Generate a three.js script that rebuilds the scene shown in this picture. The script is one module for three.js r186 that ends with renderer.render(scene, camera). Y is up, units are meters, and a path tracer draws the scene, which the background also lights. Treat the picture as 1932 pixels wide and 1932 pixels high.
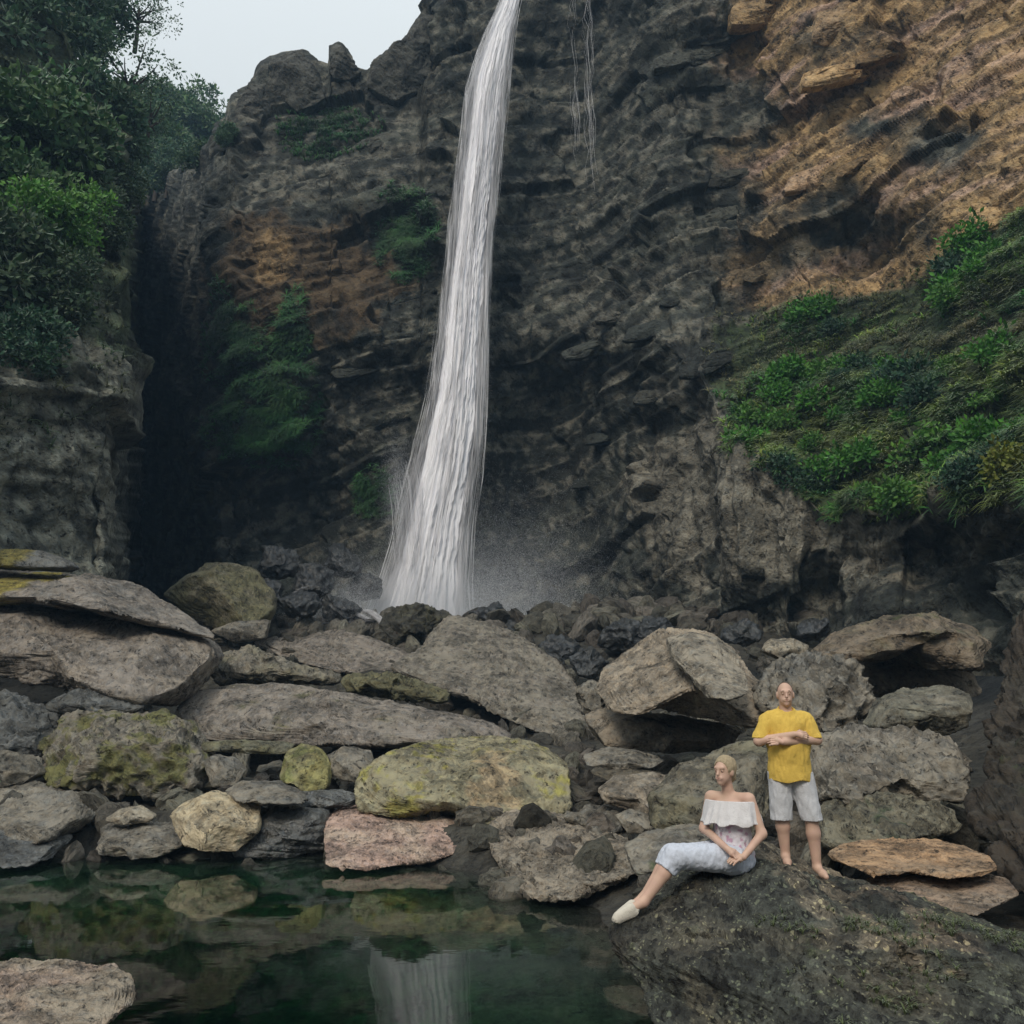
import * as THREE from 'three';
import { mergeGeometries, toCreasedNormals } from 'three/addons/utils/BufferGeometryUtils.js';
import { createNoise3D } from 'simplex-noise';

// ---------------------------------------------------------------- camera, sky, sun, exposure
const H = 2.6, F = 1673, C = 966, PITCH = Math.atan(367 / 1673);
const scene = new THREE.Scene();
const camera = new THREE.PerspectiveCamera(2 * Math.atan(C / F) * 180 / Math.PI, 1, 0.1, 600);
camera.position.set(0, H, 0);
camera.rotation.set(PITCH, 0, 0);
const renderer = new THREE.WebGLRenderer({ antialias: true });
renderer.toneMapping = THREE.LinearToneMapping;
renderer.toneMappingExposure = 1.27;
renderer.shadowMap.enabled = true;

{ // an even overcast sky, brighter towards the zenith
  const w = 256, h = 128, d = new Float32Array(w * h * 4);
  for (let j = 0; j < h; j++) for (let i = 0; i < w; i++) {
    const el = ((j + 0.5) / h - 0.5) * Math.PI, s = Math.max(0, Math.sin(el));
    const l = 0.9 * (1 + 1.8 * s) / 2.8, k = (j * w + i) * 4;
    d[k] = l * 0.93; d[k + 1] = l * 1.0; d[k + 2] = l * 1.03; d[k + 3] = 1;
  }
  const t = new THREE.DataTexture(d, w, h, THREE.RGBAFormat, THREE.FloatType);
  t.mapping = THREE.EquirectangularReflectionMapping; t.magFilter = THREE.LinearFilter; t.needsUpdate = true;
  scene.background = t; scene.environment = t;
}
const sun = new THREE.DirectionalLight(0xfff3e2, 1.5);
sun.position.set(-16, 42, 20); sun.target.position.set(0, 3, -24);
sun.castShadow = true; sun.shadow.radius = 34;
Object.assign(sun.shadow.camera, { left: -60, right: 60, top: 60, bottom: -60, near: 1, far: 200 });
sun.shadow.mapSize.set(4096, 4096);
scene.add(sun, sun.target);
scene.fog = new THREE.FogExp2(0x9cc4e8, 0.0009);

// ---------------------------------------------------------------- helpers
function rngOf(seed) { let a = seed >>> 0; return () => { a = (a + 0x6D2B79F5) | 0; let t = Math.imul(a ^ (a >>> 15), 1 | a); t = (t + Math.imul(t ^ (t >>> 7), 61 | t)) ^ t; return ((t ^ (t >>> 14)) >>> 0) / 4294967296; }; }
const noise = createNoise3D(rngOf(7));
const fbm = (x, y, z, o = 4) => { let s = 0, a = 0.5, f = 1; for (let i = 0; i < o; i++) { s += a * noise(x * f, y * f, z * f); a *= 0.5; f *= 2.03; } return s; };
const h2 = (i, j) => { let n = Math.imul(i | 0, 374761393) ^ Math.imul((j | 0) + 1013, 668265263); n = Math.imul(n ^ (n >>> 13), 1274126177); n = Math.imul(n ^ (n >>> 15), 2246822519); return ((n ^ (n >>> 16)) >>> 0) / 4294967296; };
const clamp = (x, a = 0, b = 1) => Math.min(b, Math.max(a, x));
const sstep = (a, b, x) => { const t = clamp((x - a) / (b - a)); return t * t * (3 - 2 * t); };
const lerp = (a, b, t) => a + (b - a) * t;
const mix3 = (a, b, t) => [lerp(a[0], b[0], t), lerp(a[1], b[1], t), lerp(a[2], b[2], t)];
function poly(pts, x) { // piecewise linear
  if (x <= pts[0][0]) return pts[0][1];
  for (let i = 1; i < pts.length; i++) if (x <= pts[i][0]) return lerp(pts[i - 1][1], pts[i][1], (x - pts[i - 1][0]) / (pts[i][0] - pts[i - 1][0]));
  return pts[pts.length - 1][1];
}
const SP = Math.sin(PITCH), CP = Math.cos(PITCH);
function at(px, py, d) { // a point d metres ahead, measured off the photograph
  const dx = (px - C) / F, dy = -(py - C) / F, k = d / (CP - dy * SP);
  return new THREE.Vector3(dx * k, H + (SP + dy * CP) * k, -d);
}
const used = {};
const numbered = n => { const k = used[n] = (used[n] || 0) + 1; return k === 1 ? n : `${n}_${String(k - 1).padStart(3, '0')}`; };
function tag(o, label, category, group, kind) {
  o.name = numbered(o.name); o.userData.label = label; o.userData.category = category;
  if (group) o.userData.group = group; if (kind) o.userData.kind = kind;
  scene.add(o); return o;
}
function mesh(name, g, m, parent) {
  const o = new THREE.Mesh(g, m); o.name = name; o.castShadow = o.receiveShadow = true;
  if (parent) parent.add(o); return o;
}
function geo(pos, idx, o = {}) {
  const g = new THREE.BufferGeometry();
  g.setAttribute('position', new THREE.Float32BufferAttribute(pos, 3));
  if (o.uv) g.setAttribute('uv', new THREE.Float32BufferAttribute(o.uv, 2));
  if (o.color) g.setAttribute('color', new THREE.Float32BufferAttribute(o.color, 3));
  if (idx) g.setIndex(idx);
  if (o.normal) g.setAttribute('normal', new THREE.Float32BufferAttribute(o.normal, 3)); else g.computeVertexNormals();
  return g;
}

function boxUV(g) { // uv in metres, projected along the axis each face looks along most
  const P = g.attributes.position, Nn = g.attributes.normal, Cc = g.attributes.color, I = g.index.array, map = new Map(), pos = [], nor = [], col = [], uv = [], idx = new Uint32Array(I.length);
  for (let t = 0; t < I.length; t += 3) {
    let x = 0, y = 0, z = 0; for (let k = 0; k < 3; k++) { const v = I[t + k]; x += Nn.getX(v); y += Nn.getY(v); z += Nn.getZ(v); }
    x = Math.abs(x); y = Math.abs(y); z = Math.abs(z); const ax = y > x && y > z ? 1 : x > z ? 0 : 2;
    for (let k = 0; k < 3; k++) {
      const v = I[t + k], key = v * 3 + ax; let q = map.get(key);
      if (q === undefined) {
        q = pos.length / 3; map.set(key, q); const X = P.getX(v), Y = P.getY(v), Z = P.getZ(v);
        pos.push(X, Y, Z); nor.push(Nn.getX(v), Nn.getY(v), Nn.getZ(v)); if (Cc) col.push(Cc.getX(v), Cc.getY(v), Cc.getZ(v));
        if (ax === 1) uv.push(X + 0.37, Z); else if (ax === 0) uv.push(Z * 0.96 + Y * 0.28, Y * 0.96 - Z * 0.28); else uv.push(X * 0.97 - Y * 0.24, Y * 0.97 + X * 0.24);
      }
      idx[t + k] = q;
    }
  }
  const o = geo(pos, null, { normal: nor, uv, color: Cc ? col : null }); o.setIndex(new THREE.BufferAttribute(idx, 1)); return o;
}

// ---------------------------------------------------------------- textures: rock grain and relief, tiling
function tileNoise(size, cells, seed, oct) {
  const out = new Float32Array(size * size); let amp = 1, tot = 0;
  for (let o = 0; o < oct; o++) {
    const n = cells << o, v = new Float32Array(n * n), r = rngOf(seed + o * 71);
    for (let i = 0; i < n * n; i++) v[i] = r();
    for (let y = 0; y < size; y++) {
      const fy = y / size * n, y0 = Math.floor(fy), ty = fy - y0, sy = ty * ty * (3 - 2 * ty), ya = (y0 % n) * n, yb = ((y0 + 1) % n) * n;
      for (let x = 0; x < size; x++) {
        const fx = x / size * n, x0 = Math.floor(fx), tx = fx - x0, sx = tx * tx * (3 - 2 * tx), xa = x0 % n, xb = (x0 + 1) % n;
        out[y * size + x] += amp * lerp(lerp(v[ya + xa], v[ya + xb], sx), lerp(v[yb + xa], v[yb + xb], sx), sy);
      }
    }
    tot += amp; amp *= 0.62;
  }
  for (let i = 0; i < out.length; i++) out[i] /= tot;
  return out;
}
function tex(size, fn, srgb) {
  const d = new Uint8Array(size * size * 4);
  for (let i = 0; i < size * size; i++) { const c = fn(i); d[4 * i] = clamp(c[0]) * 255; d[4 * i + 1] = clamp(c[1]) * 255; d[4 * i + 2] = clamp(c[2]) * 255; d[4 * i + 3] = 255; }
  const t = new THREE.DataTexture(d, size, size); t.wrapS = t.wrapT = THREE.RepeatWrapping; t.magFilter = THREE.LinearFilter; t.minFilter = THREE.LinearMipmapLinearFilter; t.generateMipmaps = true;
  if (srgb) t.colorSpace = THREE.SRGBColorSpace; t.needsUpdate = true; return t;
}
const S = 1024, nA = tileNoise(S, 6, 11, 7), nB = tileNoise(S, 24, 37, 5), nC = tileNoise(S, 90, 53, 3);
const grainMap = tex(S, i => { // grain, pits and pale lichen flecks
  let v = 0.84 + 0.8 * (nA[i] - 0.5) + 0.55 * (nB[i] - 0.5) + 0.4 * (nC[i] - 0.5);
  const fleck = sstep(0.64, 0.7, nB[i] * 0.55 + nC[i] * 0.45), pit = sstep(0.36, 0.3, nB[i] * 0.5 + nC[i] * 0.5);
  v = v * (1 - 0.45 * pit) + 0.16 * fleck; const w = nA[(i * 7 + 4321) % (S * S)] - 0.5;
  return [v * (1 + 0.12 * w), v, v * (1 - 0.16 * w)];
}, true);
const reliefMap = tex(S, i => { const v = 0.5 + 0.55 * (nA[i] - 0.5) + 0.5 * (nB[i] - 0.5) + 0.3 * (nC[i] - 0.5) - 0.35 * sstep(0.38, 0.3, nB[i]); return [v, v, v]; });
function rockMat(bump, rough, rep = 0.3) {
  const a = grainMap.clone(), b = reliefMap.clone(); a.repeat.set(rep, rep); b.repeat.set(rep, rep); a.needsUpdate = b.needsUpdate = true;
  return new THREE.MeshStandardMaterial({ vertexColors: true, map: a, bumpMap: b, bumpScale: bump, roughness: rough, side: THREE.DoubleSide });
}
const lichenMap = (() => { // the same grain with pale round lichen spots
  const d = new Float32Array(S * S), r = rngOf(88);
  for (let k = 0; k < 1500; k++) { const x = r() * S, y = r() * S, R = 2 + 9 * r() * r(), m = Math.ceil(R * 1.4); for (let j = -m; j <= m; j++) for (let i = -m; i <= m; i++) { const xi = (Math.floor(x) + i + S) % S, yi = (Math.floor(y) + j + S) % S, q = Math.hypot(i, j) / R + 0.9 * (nB[yi * S + xi] - 0.5) + 0.6 * (nC[yi * S + xi] - 0.5); if (nA[Math.floor(y) * S + Math.floor(x)] > 0.42) d[yi * S + xi] = Math.max(d[yi * S + xi], sstep(1.05, 0.75, q)); } }
  return tex(S, i => { let v = 0.5 + 0.6 * (nA[i] - 0.5) + 0.45 * (nB[i] - 0.5) + 0.45 * (nC[i] - 0.5); v *= 1 - 0.4 * sstep(0.38, 0.3, nB[i]); const l = d[i] * 0.85; return [lerp(v, 0.97, l), lerp(v, 0.98, l), lerp(v, 0.9, l)]; }, true);
})();
const M = {
  cliff: rockMat(0.16, 0.85, 0.16), rock: rockMat(0.05, 0.88, 0.3), near: rockMat(0.05, 0.85, 0.55), wet: rockMat(0.06, 0.45, 0.3),
  bark: new THREE.MeshStandardMaterial({ color: new THREE.Color(0.06, 0.05, 0.042), roughness: 0.95, bumpMap: reliefMap, bumpScale: 0.03 }),
  white: new THREE.MeshPhysicalMaterial({ color: new THREE.Color(0.95, 0.95, 0.98), roughness: 1, transmission: 0.2, thickness: 0, side: THREE.DoubleSide }),
};
M.lichen = rockMat(0.075, 0.85, 0.45); M.lichen.map = lichenMap.clone(); M.lichen.map.repeat.set(0.45, 0.45); M.lichen.map.needsUpdate = true;
const leafMat = (r, g, b) => new THREE.MeshPhysicalMaterial({ color: new THREE.Color(r, g, b), roughness: 0.75, transmission: 0.3, thickness: 0, vertexColors: true, side: THREE.DoubleSide });

// ---------------------------------------------------------------- ground: pool bed and the sloping stream bed
function bedHeight(x, z) {
  const D = -z; let y;
  const shoreR = poly([[0, 2.0], [5, 1.6], [8, 1.9], [11, 1.3], [13, 0.9], [15, -0.5], [17, -3], [18, -16]], D); // right-hand shore
  const far = D < 17.2 ? (D - 17.2) * 0.25 : poly([[17.2, 0], [28, 1.5], [36, 5.2], [39, 6.2], [41, 5.9], [48, 6.0], [60, 9]], D);
  const right = (x - shoreR) * 0.35;
  const left = (-13 - x) * 0.5, near = (2.2 - D) * 0.5;
  y = Math.max(far, Math.min(right, 0.5 + Math.max(0, far)), left, near);
  y = clamp(y, -2.4, 30);
  if (D > 49) y = Math.min(y, 9);
  if (x > 9) y = Math.max(y, (x - 9) * 0.5);
  return Math.min(y, 12) + 0.16 * fbm(x * 0.5, 3.1, z * 0.5, 4);
}
{
  const xs = [], zs = [];
  for (let i = -60; i <= 60; i++) xs.push(Math.sign(i) * (Math.abs(i) * 0.33 + Math.pow(Math.abs(i) / 60, 4) * 130));
  for (let j = 0; j <= 170; j++) zs.push(j < 140 ? 4 - j * 0.4 : -52 - Math.pow((j - 140) / 30, 2) * 150);
  zs.unshift(120, 60, 30, 14, 8);
  const pos = [], uv = [], col = [], idx = [];
  for (const z of zs) for (const x of xs) {
    const y = bedHeight(x, z); pos.push(x, y, z); uv.push(x, z);
    const n = 0.75 + 0.6 * fbm(x * 0.8, 9, z * 0.8, 3), silt = sstep(0.1, -0.5, y + 0.3 * n);
    col.push(lerp(0.075, 0.2, silt) * n, lerp(0.07, 0.2, silt) * n, lerp(0.055, 0.12, silt) * n);
  }
  const nx = xs.length;
  for (let j = 0; j < zs.length - 1; j++) for (let i = 0; i < nx - 1; i++) { const a = j * nx + i; idx.push(a, a + 1, a + nx, a + 1, a + nx + 1, a + nx); }
  const g = mesh('ground', geo(pos, idx, { uv, color: col }), M.rock);
  tag(g, 'dark stony stream bed and pool bottom beneath the boulders', 'stream bed', null, 'structure');
}

// ---------------------------------------------------------------- cliffs
const G = (px, py, cx, cy, sx, sy) => Math.exp(-(((px - cx) / sx) ** 2) - (((py - cy) / sy) ** 2));
const skyline = [[150, 380], [232, 350], [262, 338], [330, 312], [372, 290], [420, 236], [438, 222], [444, 182], [470, 168], [500, 150], [512, 124], [526, 106], [560, 100], [600, 116], [622, 122], [626, 88], [640, 82], [662, 104], [672, 124], [692, 130], [716, 110], [748, 90], [776, 66], [786, 40], [793, 8], [797, -30], [806, -90], [850, -120], [940, -60], [960, -42], [990, -40], [1010, -110], [1100, -240], [2600, -300]];
const slopeLo = [[1240, 640], [1320, 700], [1400, 840], [1520, 930], [1932, 940], [2500, 980]];
const edge = px => 34 * noise(px * 0.011, 1, 4) + 16 * noise(px * 0.04, 2, 4);
const slopeHi = [[1240, 600], [1320, 605], [1500, 565], [1700, 535], [1860, 450], [1932, 415], [2500, 250]];
function cliffDepth(px, py) {
  let d = poly([[150, 125], [235, 96], [250, 90], [300, 72], [350, 59], [396, 50.5], [470, 48.5], [700, 48], [900, 48.5], [1100, 48.5], [1200, 46], [1300, 42], [1500, 36.5], [1700, 32], [1932, 27.5], [2200, 22], [2600, 17]], px);
  d -= 1.8 * G(px, py, 500, 520, 130, 110);
  d += 4.2 * G(px, py, 560, 975, 190, 120);           // hollow at the foot
  d += 4.5 * sstep(420, 100, py) * sstep(1000, 760, px); // upper left leans back
  d += 3.5 * G(px, py, 1040, 900, 110, 260);          // alcove beside the fall
  d += 2.2 * G(px, py, 1090, 120, 130, 260);
  d -= 2.2 * G(px, py, 1130, 640, 160, 70);
  d -= 1.4 * G(px, py, 700, 640, 140, 60);
  d -= 1.5 * sstep(905, 840, px) * sstep(760, 850, px) * sstep(200, 40, py);
  if (px > 1180) {
    const k = sstep(1200, 1420, px), lo = poly(slopeLo, px) + edge(px), hi = poly(slopeHi, px), t = clamp((lo - py) / Math.max(10, lo - hi));
    d += k * (7.5 * t - 3.2) ;
    d += k * 2.4 * sstep(hi - 20, hi - 420, py);        // upper wall leans back a little
    d += k * 2.8 * G(px, py, 1640, 470, 90, 70);        // dark hole under the overhang
    d += 3.6 * G(px, py, 1800, 1070, 170, 80) + 3.0 * G(px, py, 1570, 1150, 60, 70);
    d -= k * 1.2 * G(px, py, 1400, 960, 130, 150);
  }
  return d;
}
function beds(b, c, seed) {
  let s = 0;
  for (const [T, A, L] of [[3.1, 1.5, 7], [1.1, 0.46, 2.6], [0.42, 0.13, 1.1]]) {
    const bb = b / T + 0.3 * noise(b * 0.5 / T, c * 0.04, T + seed), i = Math.floor(bb), f = bb - i, wb = Math.min(0.45, 0.16 / T), wc = Math.min(0.4, 0.2 / L);
    const cell = k => { const cc = c / (L * (0.6 + h2(k, 55))) + h2(k, 77) * 9 + 0.12 * noise(c * 0.5, b * 0.6, T * 3), j = Math.floor(cc), fc = cc - j, t = sstep(1 - wc, 1, fc); return lerp(h2(k * 7 + seed, j), h2(k * 7 + seed, j + 1), t) + 0.5 * h2(k, 991) - 0.12 * Math.min(1, (1 - Math.abs(fc - 1 + wc / 2) / wc > 0 ? 1 - Math.abs(fc - 1 + wc / 2) / wc : 0)); };
    const g = f < 1 - wb ? f / (1 - wb) : 1 - (f - 1 + wb) / wb; // each bed stands out towards its top edge
    s += A * (lerp(cell(i), cell(i + 1), sstep(1 - wb, 1, f)) - 0.75 + 0.4 * (g - 0.5) * h2(i, 40));
  }
  return s;
}
function strata(x, y, z, k, vert, sw, rise) { // bedded, jointed sandstone: offset outwards in metres
  const warp = fbm(x * 0.05, y * 0.05, z * 0.05, 2) * 1.3, c0 = sw, b0 = y - rise + warp;
  let s = 0;
  if (vert < 0.99) s += (1 - vert) * beds(b0, c0 + y * 0.25, 1);
  if (vert > 0.01) s += vert * beds(c0 * 1.35 + 0.3 * warp, b0 * 0.8, 2);
  return k * s + 0.7 * fbm(x * 0.16, y * 0.16, z * 0.16, 3) + 0.12 * fbm(x * 1.1, y * 1.1, z * 1.1, 3);
}
function along(depth, x0, x1, py, dip) { // length along a wall, and the rise of its bedding, by position in the photograph
  const t = [[x0, 0, 0]]; let p = at(x0, py, depth(x0, py)), L = 0, R = 0;
  for (let x = x0 + 10; x <= x1 + 10; x += 10) { const q = at(x, py, depth(x, py)), d = Math.min(2, Math.hypot(q.x - p.x, q.z - p.z)); L += d; R += d * dip(x); t.push([x, L, R]); p = q; }
  const A = t.map(v => [v[0], v[1]]), B = t.map(v => [v[0], v[2]]), look = T => x => { const i = clamp(Math.floor((x - x0) / 10), 0, T.length - 2); return lerp(T[i][1], T[i + 1][1], (x - T[i][0]) / 10); };
  return [look(A), look(B)];
}
const [wallLen, wallRise] = along((px) => poly([[150, 62], [235, 60], [330, 58], [395, 51], [470, 48.5], [700, 48], [900, 48.5], [1100, 48.5], [1200, 46], [1300, 42], [1500, 36.5], [1700, 32], [1932, 27.5], [2200, 22], [2600, 17]], px), 140, 2320, 800, x => poly([[400, 0.34], [1100, 0.3], [1450, 0.17], [2300, 0.14]], x));
const COL = { dark: [0.034, 0.041, 0.035], grey: [0.1, 0.105, 0.084], orange: [0.55, 0.37, 0.18], pink: [0.57, 0.39, 0.29], brown: [0.12, 0.075, 0.034], moss: [0.045, 0.075, 0.022] };
function cliffColour(px, py, p) {
  const n1 = fbm(p.x * 0.25, p.y * 0.25, p.z * 0.25 + 5, 4), n2 = fbm(p.x * 0.9, p.y * 0.9, p.z * 0.9 + 9, 4), n3 = fbm(p.x * 0.1, p.y * 0.45, p.z * 0.1 + 2, 3);
  const bc = p.y - wallRise(px), bed = h2(Math.floor(bc * 1.3 + 1.2 * n1), 3);
  const hard = (w, s = 0.16) => sstep(0.5 - s, 0.5 + s, w + 0.42 * n1 + 0.28 * n2);
  let c = mix3(COL.dark, COL.grey, clamp(0.35 + 0.9 * n2 + 0.9 * (bed - 0.5)));
  c = mix3(c, [0.21, 0.2, 0.16], 0.7 * sstep(0.45, 0.6, 0.55 * h2(Math.floor(bc * 2.1 + n1), 17) + 0.6 * n2 + 0.12));
  c = mix3(c, COL.brown, 0.85 * hard(0.95 * G(px, py, 500, 540, 130, 130) + 0.7 * G(px, py, 640, 520, 150, 130) - 0.05));
  c = mix3(c, COL.orange, 0.55 * hard(0.85 * G(px, py, 515, 490, 70, 55) - 0.12));
  if (px > 1150) {
    const hi = poly(slopeHi, px), lo = poly(slopeLo, px) + edge(px);
    const up = sstep(hi + 30, hi - 20, py);
    const o = up * (1.0 * sstep(1270, 1500, px) - 0.55 * G(px, py, 1660, 430, 140, 90) - 0.5 * G(px, py, 1480, 420, 120, 120) - 0.75 * G(px, py, 1800, 270, 130, 55) - 0.6 * G(px, py, 1560, 80, 80, 45) - 0.55 * G(px, py, 1640, 240, 70, 40) - 0.5 * G(px, py, 1420, 200, 70, 60));
    const oc = mix3(COL.orange, COL.pink, sstep(-0.1, 0.5, n3 + 0.8 * (bed - 0.5)));
    c = mix3(c, mix3(oc, COL.brown, 0.85 * sstep(0.02, 0.3, n2 + 0.7 * (h2(Math.floor(bc * 2.6), 8) - 0.6))), hard(o, 0.3));
    c = mix3(c, [0.27, 0.25, 0.2], 0.85 * hard(1.05 * G(px, py, 1360, 920, 210, 200) + 0.6 * G(px, py, 1600, 1030, 160, 90) - 0.08));
    c = mix3(c, COL.moss, 0.9 * hard(1.0 * sstep(lo + 15, lo - 30, py) * sstep(hi - 10, hi + 40, py) * sstep(1260, 1460, px)));
  }
  const v = 0.86 + 0.5 * n2 + 0.22 * (bed - 0.5);
  return [c[0] * v, c[1] * v, c[2] * v];
}
function sheet(px0, px1, nx, ny, top, bottom, depth, colour, opt, name, label) {
  const back = opt.back || 10, rows = ny + back + 1, P = [], pxy = [];
  for (let j = 0; j < rows; j++) for (let i = 0; i <= nx; i++) {
    const px = lerp(px0, px1, i / nx), tp = top(px);
    if (j <= ny) { const py = lerp(bottom, tp, j / ny); P.push(opt.place ? opt.place(px, py) : at(px, py, depth(px, py))); pxy.push([px, py]); }
    else { const e = P[ny * (nx + 1) + i], k = j - ny; P.push(new THREE.Vector3(e.x + (opt.bx || 0) * k, e.y + 0.25 * k - 0.05 * k * k, e.z - 1.3 * k)); pxy.push([px, tp]); }
  }
  const W = nx + 1, N = new THREE.Vector3(), a = new THREE.Vector3(), b = new THREE.Vector3();
  const pos = new Float32Array(P.length * 3), col = new Float32Array(P.length * 3), uv = new Float32Array(P.length * 2), out = [];
  const st = Math.max(2, Math.round(nx / 80)); // coarse normals
  for (let j = 0; j < rows; j++) for (let i = 0; i < W; i++) {
    const k = j * W + i, p = P[k];
    a.subVectors(P[j * W + Math.min(nx, i + st)], P[j * W + Math.max(0, i - st)]);
    b.subVectors(P[Math.min(rows - 1, j + st) * W + i], P[Math.max(0, j - st) * W + i]);
    N.crossVectors(a, b).normalize();
    const [px, py] = pxy[k], o = opt.disp(p, px, py);
    const q = new THREE.Vector3(p.x + N.x * o, p.y + N.y * o * 0.6, p.z + N.z * o);
    pos.set([q.x, q.y, q.z], 3 * k); uv.set([q.x * 0.88 - q.z * 0.47, q.y + 0.3 * q.z], 2 * k); col.set(colour(px, py, p), 3 * k);
    out.push([q, N.clone(), px, py]);
  }
  const idx = new Uint32Array((rows - 1) * nx * 6); let t = 0;
  for (let j = 0; j < rows - 1; j++) for (let i = 0; i < nx; i++) { const k = j * W + i; idx.set([k, k + 1, k + W, k + 1, k + W + 1, k + W], t); t += 6; }
  const g = new THREE.BufferGeometry();
  g.setAttribute('position', new THREE.BufferAttribute(pos, 3)); g.setAttribute('uv', new THREE.BufferAttribute(uv, 2)); g.setAttribute('color', new THREE.BufferAttribute(col, 3));
  g.setIndex(new THREE.BufferAttribute(idx, 1)); g.computeVertexNormals();
  const o = mesh(name, boxUV(g), opt.mat || M.cliff); tag(o, label, 'cliff', null, 'structure');
  o.samples = out; return o;
}
const mainCliff = sheet(150, 2300, 800, 500, px => poly(skyline, px), 1270, cliffDepth, cliffColour, {
  disp: (p, px, py) => {
    const vert = 0.95 * G(px, py, 1430, 980, 150, 170) + 0.8 * G(px, py, 1640, 1050, 170, 120);
    let k = 1 - 0.55 * G(px, py, 1050, 820, 130, 450) - 0.75 * sstep(420, 360, px) - 0.5 * G(px, py, 1100, 150, 140, 260);
    return strata(p.x, p.y, p.z, k, clamp(vert), wallLen(px) + 0.12 * p.y, wallRise(px));
  },
}, 'cliff', 'tall bedded sandstone cliff behind the waterfall, orange at its upper right');
const leftTop = [[-700, -60], [0, -40], [120, 40], [200, 170], [236, 330], [262, 360]];
const leftDepth = (px, py) => {
  let d = poly([[-700, 17], [-300, 21], [0, 26.5], [150, 28.5], [222, 30], [230, 33], [240, 45], [250, 62], [262, 90]], px);
  const t = sstep(720, 300, py); return d + t * 9 * sstep(240, 215, px) + 1.2 * G(px, py, 80, 980, 160, 90);
};
const leftCliff = sheet(-700, 262, 330, 260, px => poly(leftTop, px), 1230, leftDepth, (px, py, p) => {
  const n1 = fbm(p.x * 0.3, p.y * 0.3, p.z * 0.3 + 15, 4), n2 = fbm(p.x * 1.1, p.y * 1.1, p.z * 1.1 + 4, 4), bed = h2(Math.floor(p.y * 1.7 + n1), 31);
  let c = mix3(COL.dark, [0.32, 0.325, 0.265], clamp(0.6 + 0.9 * n2 + 0.7 * (bed - 0.5)));
  c = mix3(c, COL.moss, 0.85 * sstep(0.35, 0.6, 0.75 * sstep(800, 560, py) + 0.5 * n1 + 0.3 * n2));
  const v = 0.9 + 0.5 * n2; return [c[0] * v, c[1] * v, c[2] * v];
}, { disp: (p) => 1.0 * strata(p.x, p.y, p.z, 0.85, 0.25 + 0.25 * noise(p.y * 0.2, p.z * 0.2, 5), 0.45 * p.x - 0.9 * p.z, -0.12 * p.z), bx: -0.6 }, 'cliff', 'rocky side wall of the gorge under the trees at the photo\'s left edge');
const farHill = sheet(100, 620, 60, 40, px => poly([[100, 140], [240, 210], [330, 190], [420, 232], [520, 262], [620, 300]], px), 520, (px, py) => 95 + 0.05 * (520 - py), (px, py, p) => { const n = 0.8 + 0.7 * fbm(p.x * 0.2, p.y * 0.2, 3, 3); return [0.05 * n, 0.085 * n, 0.04 * n]; },
  { disp: p => fbm(p.x * 0.15, p.y * 0.15, p.z * 0.15, 3) * 2 }, 'hill', 'wooded hillside in the gap beyond the dark cliff top');
farHill.userData.category = 'hill';

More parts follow.
